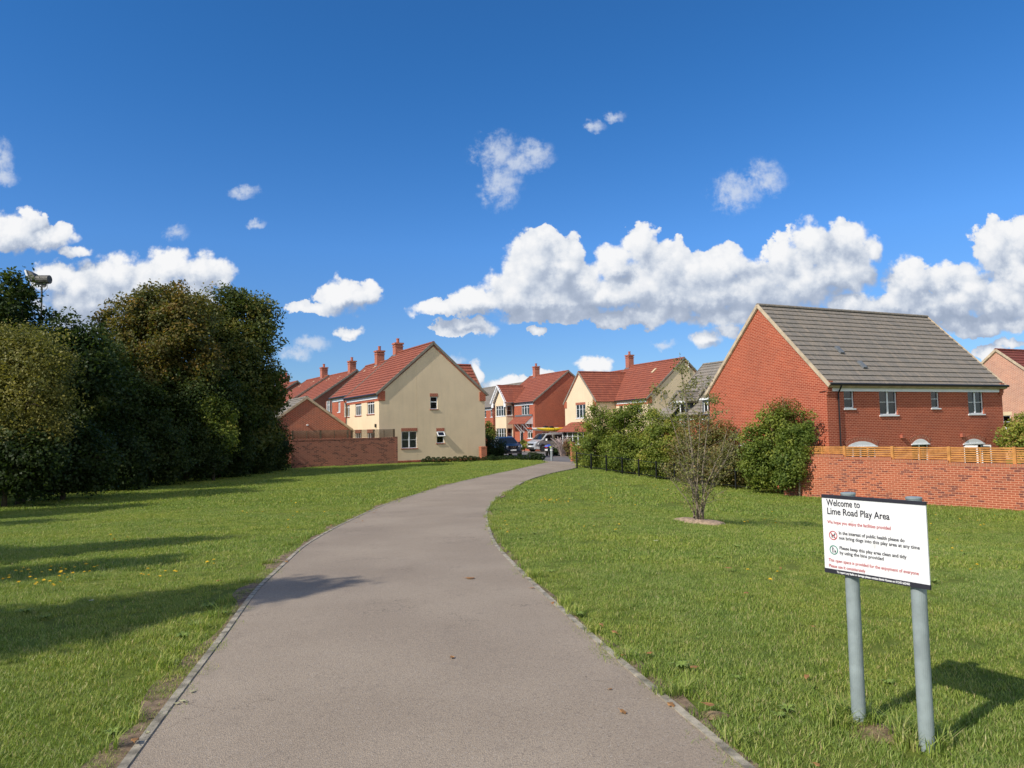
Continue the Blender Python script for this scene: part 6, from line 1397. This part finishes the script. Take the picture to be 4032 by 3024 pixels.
def motorbike():
    p = G(2160, 1800); p = Vector((at(2158, 1700, 62.5).x, 62.5, 0)); z = Z(p.x, p.y)+.02
    e = empty('motorbike', (p.x, p.y, z), rad(75), 'small dark motorbike seen from behind beside the bollard', 'motorbike')
    for x in (-.65, .65):
        m = MB(); m.tube([(x, -.06, .3), (x, .06, .3)], [.3, .3], 20); m.build('wheel', M_tyre, e)
    m = MB(); m.box(-.35, -.14, .35, .4, .14, .62); m.beam((.3, 0, .55), (.62, 0, .3), .1, .08); m.beam((.35, 0, .6), (.55, 0, .95), .08, .08); m.build('frame', M_black, e)
    m = MB(); m.prism([(-.8, .78), (-.15, .66), (.45, .75), (.5, .92), (.1, .95), (-.1, .80), (-.75, .9)], -.15, .15); m.build('fuel_tank', M_blue, e)
    for sg in (-1, 1): m = MB(); m.box(-.85, .16 if sg > 0 else -.42, .40, -.35, .42 if sg > 0 else -.16, .78); m.build('pannier', M_black if sg > 0 else M_navy, e)
    m = MB(); m.tube([(.52, -.38, 1.0), (.55, 0, .97), (.52, .38, 1.0)], [.02]*3, 6); m.build('handlebar', M_black, e)
    m = MB(); m.box(-.86, -.40, .70, -.50, -.30, .82); m.build('lime_strap', M_hiviz, e); m = MB(); m.box(-.90, -.12, .45, -.86, .12, .60); m.build('number_plate', M_plate, e); m = MB(); m.box(-.88, -.1, .70, -.82, .1, .77); m.build('tail_lamp', M_redlens, e)
motorbike()
# ---------------------------------------------------------------- grass: clumps of blades scattered over the lawn
poly = np.r_[Lp[:iL+2], Rp[::-1]]
def inpoly(P, poly):
    x, y = P[:, 0], P[:, 1]; ins = np.zeros(len(P), bool); n = len(poly); j = n-1
    for i in range(n):
        xi, yi = poly[i]; xj, yj = poly[j]
        if yi != yj:
            c = ((yi > y) != (yj > y)) & (x < (xj-xi)*(y-yi)/(yj-yi)+xi); ins ^= c
        j = i
    return ins
polyin = np.r_[offset(Lp, 0.035)[:iL+2], offset(Rp, -0.03)[::-1]]
def Zv(x, y):
    S_ = lambda t: (lambda q: q*q*(3-2*q))(np.clip(t, 0, 1))
    return -(0.38*S_((y-5)/17.0)+0.24*S_((y-50)/18.0))-0.86*S_((x-0.5)/11.0)*S_((y-4)/14.0)*S_((64-y)/24.0)-0.03*S_((x-1.15)/0.6)*S_((14-y)/7.0)
M_blade, t, b = newmat('grass_blades')
at_ = t.node('ShaderNodeAttribute', attribute_name='tint'); oi = t.node('ShaderNodeObjectInfo')
geo = t.node('ShaderNodeNewGeometry')
nn = t.noise(geo.outputs['Position'], 0.45, 4, 0.6); n2_ = t.noise(geo.outputs['Position'], 3.0, 3, 0.6)
c1 = t.ramp(at_.outputs['Fac'], [(0, (0.15, 0.235, 0.042)), (0.45, (0.265, 0.355, 0.070)), (0.8, (0.36, 0.43, 0.11)), (0.93, (0.46, 0.45, 0.17)), (1, (0.55, 0.46, 0.26))])
c1 = t.mix(t.maprange(nn.outputs['Fac'], 0.35, 0.68, 0, .55), c1, t.mix(1.0, c1, (1.35, 1.15, 0.85), 'MULTIPLY'))
c1 = t.mix(t.maprange(n2_.outputs['Fac'], 0.4, 0.7, 0, .5), c1, t.mix(1.0, c1, (0.62, 0.74, 0.7), 'MULTIPLY'))
n7_ = t.noise(geo.outputs['Position'], 1.3, 5, 0.65, 0.5)
c1 = t.mix(t.maprange(n7_.outputs['Fac'], 0.55, 0.72, 0, .42), c1, (0.42, 0.36, 0.15))
t.l.new(c1, b.inputs['Base Color']); b.inputs['Roughness'].default_value = 0.42; b.inputs['Specular IOR Level'].default_value = 0.35
tl = t.node('ShaderNodeBsdfTranslucent', ins={0: t.mix(1.0, c1, (1.1, 1.2, 0.6), 'MULTIPLY')})
mx = t.node('ShaderNodeMixShader', ins={0: 0.35, 1: b.outputs[0], 2: tl.outputs[0]}); t.l.new(mx.outputs[0], t.n['Material Output'].inputs[0])
def clump(name, nb, rad_, h, w, seed):
    g = np.random.default_rng(seed); V, F, T = [], [], []
    for i in range(nb):
        r_ = rad_*math.sqrt(g.random()); a = g.random()*6.283; x, y = r_*math.cos(a), r_*math.sin(a); hh = h*(0.45+0.75*g.random()); ww = w*(0.7+0.6*g.random()); d = g.random()*6.283; ln = hh*(0.25+0.9*g.random())
        dx, dy = math.cos(d), math.sin(d); px, py = -dy*ww/2, dx*ww/2; k = len(V)
        for f, hf, wf in ((0, 0, 1), (.35, .62, .85), (1, 1, 0)):
            cx_, cy_, cz_ = x+dx*ln*f*f if f < 1 else x+dx*ln, y+dy*ln*f*f if f < 1 else y+dy*ln, hh*hf*(1 if f < 1 else .95)
            if wf > 0: V += [(cx_-px*wf, cy_-py*wf, cz_-.008), (cx_+px*wf, cy_+py*wf, cz_-.008)]
            else: V.append((cx_, cy_, cz_))
        F += [(k, k+1, k+3, k+2), (k+2, k+3, k+4)]; q = g.random(); T += [q, q]
    me = bpy.data.meshes.new(name); me.from_pydata(V, [], F); a_ = me.attributes.new('tint', 'FLOAT', 'FACE'); a_.data.foreach_set('value', T); me.materials.append(M_blade)
    return bpy.data.objects.new(name, me)
def scatter(name, label, P, scales, clumps):
    n = len(P); me = bpy.data.meshes.new(name); me.vertices.add(n); me.vertices.foreach_set('co', P.astype(np.float32).ravel())
    for nm, arr in (('rz', rng.random(n)*6.283), ('sc', scales)): a_ = me.attributes.new(nm, 'FLOAT', 'POINT'); a_.data.foreach_set('value', arr.astype(np.float32))
    a_ = me.attributes.new('pick', 'INT', 'POINT'); a_.data.foreach_set('value', rng.integers(0, len(clumps), n).astype(np.int32))
    o = bpy.data.objects.new(name, me); COL.objects.link(o); me.materials.append(M_blade)
    col = bpy.data.collections.new(name+'_clumps')
    for c in clumps: col.objects.link(c)
    ng = bpy.data.node_groups.new(name, 'GeometryNodeTree'); ng.interface.new_socket('Geometry', in_out='INPUT', socket_type='NodeSocketGeometry'); ng.interface.new_socket('Geometry', in_out='OUTPUT', socket_type='NodeSocketGeometry')
    N = ng.nodes; L = ng.links; gi = N.new('NodeGroupInput'); go = N.new('NodeGroupOutput'); ip = N.new('GeometryNodeInstanceOnPoints'); ci = N.new('GeometryNodeCollectionInfo')
    ci.inputs['Collection'].default_value = col; ci.inputs['Separate Children'].default_value = True; ci.inputs['Reset Children'].default_value = True
    def attr(nm, typ): q = N.new('GeometryNodeInputNamedAttribute'); q.data_type = typ; q.inputs[0].default_value = nm; return q.outputs[0]
    cx_ = N.new('ShaderNodeCombineXYZ'); L.new(attr('rz', 'FLOAT'), cx_.inputs[2])
    L.new(gi.outputs[0], ip.inputs['Points']); L.new(ci.outputs[0], ip.inputs['Instance']); ip.inputs['Pick Instance'].default_value = True
    L.new(attr('pick', 'INT'), ip.inputs['Instance Index']); L.new(cx_.outputs[0], ip.inputs['Rotation']); L.new(attr('sc', 'FLOAT'), ip.inputs['Scale']); L.new(ip.outputs[0], go.inputs[0])
    md = o.modifiers.new('scatter', 'NODES'); md.node_group = ng
    tag(o, label, 'grass', None, 'stuff'); return o
def area(y0, y1, dens, xmax=26, mg=0.0):
    w = lambda y: 0.80*abs(y)+2.5
    N_ = int((y1-y0)*2*w(y1)*dens); x = (rng.random(N_)*2-1)*w(y1); y = y0+rng.random(N_)*(y1-y0); k = (np.abs(x) < w(y)) & (x < xmax) & (x > -19); x, y = x[k], y[k]
    P = np.c_[x, y]; P = P[~inpoly(P, np.r_[offset(Lp, 0.035+mg)[:iL+2], offset(Rp, -0.03-mg)[::-1]])]; P = P[~((P[:, 1] > _e1.y-.3) & (P[:, 0] > .2))]
    # keep clear of walls, mound and buildings
    def side(P, fr, lo, hi, marg):
        ca, sa = math.cos(fr[3]), math.sin(fr[3]); dx, dy = P[:, 0]-fr[0], P[:, 1]-fr[1]; u = dx*ca+dy*sa; v = -dx*sa+dy*ca; return (v > marg) & (u > lo) & (u < hi)
    dd = Vector((.611, -.791, 0)).normalized(); p_ = at(3317, 1700, 28.4); o_w = p_-dd*3.4; frR = (o_w.x, o_w.y, 0, math.atan2(dd.y, dd.x))
    P = P[~side(P, frR, .7, 60, -.02)]; P = P[~side(P, (LWF[0], LWF[1], 0, LWF[3]), -20, 15.5, -.02)]
    sb = G(2752, 2058); P = P[np.hypot(P[:, 0]-sb.x, (P[:, 1]-sb.y)*1.1) > .5]
    # hedge line on the right
    frH = (a_h.x, a_h.y, 0, math.atan2((b_h-a_h).y, (b_h-a_h).x)); P = P[~side(P, frH, -1, 40, .25)]
    return P
a_h, b_h = G(2272, 1845), G(3082, 1944)
def thin(P, amt):
    # bare soil: margins of the path and around the sign
    _q = G(3475, 2890); bare = [(_q.x, _q.y, .16), (1.12, 4.33, .10)]
    k = np.ones(len(P), bool)
    for x, y, r_ in bare: k &= ~((np.hypot(P[:, 0]-x, P[:, 1]-y) < r_) & (rng.random(len(P)) < .72))
    dl = np.min(np.hypot(P[:, None, 0]-Lp[None, ::2, 0], P[:, None, 1]-Lp[None, ::2, 1]), axis=1); k &= ~((dl < .13+.11*np.sin(P[:, 1]*3.1)*np.sin(P[:, 1]*7.3+1)) & (rng.random(len(P)) < .93) & (P[:, 1] < 14))
    return P[k]
near = [clump('grass_clump', 210, .14, .034, .0042, i) for i in range(7)]
tuft = [clump('grass_clump', 34, .045, .075, .0045, 80+i) for i in range(5)]
mid = [clump('grass_clump', 150, .23, .042, .0075, 20+i) for i in range(6)]
far = [clump('grass_clump', 110, .42, .060, .015, 40+i) for i in range(6)]
P1 = thin(area(1.0, 9.5, 46), 1); P2 = area(9.5, 21, 17, mg=.10); P3 = area(21, 57, 5.5, mg=.28)
def lift(P): return np.c_[P, Zv(P[:, 0], P[:, 1])-.002]
def vary(P, s0): 
    q = np.sin(P[:, 0]*1.7+np.sin(P[:, 1]*1.1)*1.5)*np.sin(P[:, 1]*1.3+1.0+np.sin(P[:, 0]*.8)); return s0*(0.92+0.22*q+0.25*rng.random(len(P)))
# tufts the mower misses: round the sign posts and along the edging
tp = []
Lb, Rb = G(3362, 2865), G(3622, 2925); rr2 = random.Random(8)
for q in (Lb, Rb):
    for _ in range(16): a_2 = rr2.uniform(0, 6.28); w_2 = rr2.uniform(.05, .13); tp.append((q.x+math.cos(a_2)*w_2, q.y+math.sin(a_2)*w_2))
for _ in range(170):
    side_ = rr2.random() < .6; arr = offset(Rp, -.06-rr2.uniform(0, .10)) if side_ else offset(Lp, .10+rr2.uniform(.08, .22)); tp.append(tuple(arr[rr2.randrange(8, 85)]+np.array([rr2.gauss(0, .03), rr2.gauss(0, .03)])))
PT = np.array(tp)
print('grass', len(P1), len(P2), len(P3))
scatter('grass_near', 'short mown grass beside the path in the foreground', lift(P1), vary(P1, 1.0), near)
scatter('grass_tufts', 'longer grass tufts round the sign posts and along the path edging', lift(PT), 1.15+.65*rng.random(len(PT)), tuft)
scatter('grass_middle', 'mown grass of the lawn in the middle distance', lift(P2), vary(P2, 1.0), mid)
scatter('grass_far', 'mown grass of the lawn towards the houses', lift(P3), vary(P3, 1.0), far)
# soil patch between the sign posts
_q = G(3475, 2890)
for (x, y, rx, ry) in ((_q.x, _q.y, .23, .13), (1.12, 4.33, .10, .05)):
    m = MB(); n = 24; r0_ = []
    for k_, h in ((1.0, .004), (.6, .022), (.1, .03)):
        r0_.append([(x+rx*k_*math.cos(q)*(1+.14*math.sin(3*q+x)), y+ry*k_*math.sin(q)*(1+.12*math.sin(2*q+y)), Z(x, y)+h) for q in np.linspace(0, 2*math.pi, n, endpoint=False)])
    for A, B in zip(r0_[:-1], r0_[1:]):
        for i in range(n): j = (i+1) % n; m.face([A[i], A[j], B[j], B[i]])
    m.face(r0_[-1])
    tag(m.build('soil', M_dirt, None, (0, 0, 0), smooth=True), kind='structure')

# dandelions, broad-leaved weeds, fallen leaves
M_petal = plain('dandelion_petals', (0.85, 0.55, 0.02), .6, .1, 30); M_stalk = plain('weed_stalk', (0.12, 0.18, 0.04), .6, .2, 20)
def dandelion():
    m = MB(); m.tube([(0, 0, 0), (.006, 0, .05), (.008, .004, .088)], [.0025, .002, .002], 5); n = 14
    for k in range(n):
        a = 2*math.pi*k/n; a2 = a+.35
        m.face([(.008, .004, .088), (.008+.021*math.cos(a), .004+.021*math.sin(a), .094), (.008+.021*math.cos(a2), .004+.021*math.sin(a2), .094)], mat=1)
        m.face([(.008, .004, .093), (.008+.014*math.cos(a), .004+.014*math.sin(a), .100), (.008+.014*math.cos(a2), .004+.014*math.sin(a2), .100)], mat=1)
    return m.build('dandelion', [M_stalk, M_petal])
dn = dandelion(); first = True; r = random.Random(3); spots = []
for (x0, y0, x1, y1, n) in ((0, 2245, 400, 2300, 24), (0, 2290, 240, 2330, 12), (430, 2130, 500, 2150, 7), (555, 2265, 700, 2300, 8), (950, 2020, 1300, 2080, 9), (800, 2230, 860, 2250, 3), (1100, 1985, 1200, 2000, 3),
        (2120, 1975, 2260, 1995, 22), (2350, 1900, 2700, 1990, 18), (2560, 1915, 2620, 1935, 6), (2270, 2060, 2460, 2110, 7), (2930, 2030, 3180, 2100, 8), (3640, 2040, 4000, 2100, 8), (3600, 2100, 3950, 2300, 7), (1960, 2070, 2040, 2120, 5), (2750, 2250, 3100, 2500, 3)):
    for _ in range(n): spots.append((r.uniform(x0, x1), r.gauss((y0+y1)/2, (y1-y0)/3.5)))
for (x, y) in spots:
    p = G(x, y); o = dn if first else dn.copy()
    if not first: COL.objects.link(o)
    first = False; s_ = (1.0 if p.y < 15 else 1.25)*r.uniform(.75, 1.2); o.location = (p.x, p.y, p.z); o.rotation_euler = (r.uniform(-.2, .2), r.uniform(-.2, .2), r.uniform(0, 6)); o.scale = (s_, s_, s_)
    left = x < 1500; tag(o, 'small yellow dandelion flower in the lawn '+('left' if left else 'right')+' of the path', 'flower', 'dandelions in the lawn '+('left' if left else 'right')+' of the path')
def weed(seed, n=11, L=.075):
    r_ = random.Random(seed); m = MB()
    for k in range(n):
        a = 2*math.pi*k/n+r_.uniform(-.3, .3); l = L*r_.uniform(.7, 1.2); w = l*.28; c, s_ = math.cos(a), math.sin(a); P = lambda u, v, h: (u*c-v*s_, u*s_+v*c, h)
        m.face([P(0, -w*.15, .01), P(l*.45, -w*.5, l*.22+.03), P(l*.45, w*.5, l*.22+.03), P(0, w*.15, .01)]); m.face([P(l*.45, -w*.5, l*.22+.03), P(l, 0, l*.15+.03), P(l*.45, w*.5, l*.22+.03)])
    return m
M_weed = plain('weed_leaf', (0.17, 0.24, 0.045), .8, .3, 12)
wm = None; r = random.Random(9)
for (x, y, s_) in ((2680, 2640, 1.5), (2105, 2108, 1.5), (2050, 2125, 1.2), (2110, 1990, 1.5), (2420, 2100, 1.5), (2280, 2430, 1.2), (2170, 2260, 1.3), (2460, 2175, 1.2), (2900, 2160, 1.5), (2830, 2205, 1.4), (3100, 2810, 1.2), (3070, 2830, .9), (720, 2520, 1.5), (820, 2400, 1.5), (880, 2425, 1.2), (440, 2900, 1.0), (3800, 2190, 1.6), (3680, 2300, 1.4),  (760, 2470, 1.1), (100, 2420, 1.5), (180, 2440, 1.2), (2900, 2680, .9), (3500, 2700, 1.0)):
    p = G(x, y)
    if wm is None: wm = weed(2).build('broadleaf_weed', M_weed); o = wm
    else: o = wm.copy(); COL.objects.link(o)
    o.location = p; o.rotation_euler = (0, 0, r.uniform(0, 6)); o.scale = (s_*.75,)*3; tag(o, 'broad leaved green weed rosette in the mown lawn', 'weed', 'broad leaved weeds in the lawn')
M_lbrown = plain('fallen_leaf_brown', (0.30, 0.15, 0.05), .7, .3, 30); M_lpale = plain('fallen_leaf_pale', (0.42, 0.40, 0.22), .7, .2, 30)
rl = random.Random(21); lit0 = None
for k in range(46):
    if k < 26: i_ = rl.randrange(10, 70); q = offset(Lp, rl.uniform(-.35, .6))[i_]
    elif k < 34: i_ = rl.randrange(10, 60); q = offset(Rp, rl.uniform(-.4, .15))[i_]
    else: q = G(rl.uniform(2300, 3700), rl.uniform(2200, 2850)); q = (q.x, q.y)
    if lit0 is None:
        m = MB(); pts = [(.022*math.cos(a), .014*math.sin(a)*(1+.3*math.cos(3*a)), .004+.006*abs(math.sin(a*2))) for a in np.linspace(0, 2*math.pi, 8, endpoint=False)]; m.face(pts); m.tube([(.02, 0, .004), (.034, .004, .006)], [.0012, .001], 4); lit0 = m.build('fallen_leaf', M_lbrown); o = lit0
    else: o = lit0.copy(); COL.objects.link(o)
    onp = not (26 > k and False); o.location = (q[0], q[1], Z(q[0], q[1])+.04); o.rotation_euler = (rl.uniform(-.3, .3), rl.uniform(-.3, .3), rl.uniform(0, 6)); f_ = rl.uniform(.7, 1.5); o.scale = (f_, f_, f_)
    if inpoly(np.array([[q[0], q[1]]]), polyin)[0]: o.location.z = Z(q[0], q[1])+.022
    tag(o, 'small curled brown leaf fallen beside or on the path', 'leaf', 'small brown fallen leaves')
lm_ = {}
for (x, y, c, s_, lab) in ((722, 2778, 1, .05, 'pale leaf lying on the path near its left edge'), (698, 2788, 1, .035, 'small pale leaf just beyond the left kerb on the path'), (755, 2740, 1, .04, 'thin greenish leaf on the path'), (2095, 2326, 0, .05, 'brown leaf lying on the path near the right kerb'), (1780, 2603, 0, .05, 'dark brown leaf in the middle of the path'), (2792, 2812, 0, .075, 'orange brown leaf lying on the right lawn near the kerb'), (2868, 2254, 0, .09, 'red brown leaf on the right lawn'), (2583, 2142, 1, .09, 'pale leaf lying on the lawn in front of the young tree'), (360, 2385, 1, .07, 'pale leaf on the shaded left lawn'), (580, 2905, 1, .035, 'tiny pale leaf on the path at lower left'), (1850, 2286, 0, .12, 'dark twig like leaf litter on the path')):
    p = G(x, y); m = MB(); n = 8; pts = [(s_*.5*math.cos(q), s_*.32*math.sin(q)*(1+.3*math.cos(3*q)), .004+.006*abs(math.sin(q*2+x))) for q in np.linspace(0, 2*math.pi, n, endpoint=False)]
    m.face(pts); m.tube([(s_*.45, 0, .004), (s_*.8, .005, .006)], [.0015, .001], 4); o = m.build('fallen_leaf', M_lpale if c else M_lbrown); onp = not (x > 2400 or x == 360)
    o.location = (p.x, p.y, p.z+(.024 if onp else .05)); o.rotation_euler = (0, 0, x); tag(o, lab, 'leaf')
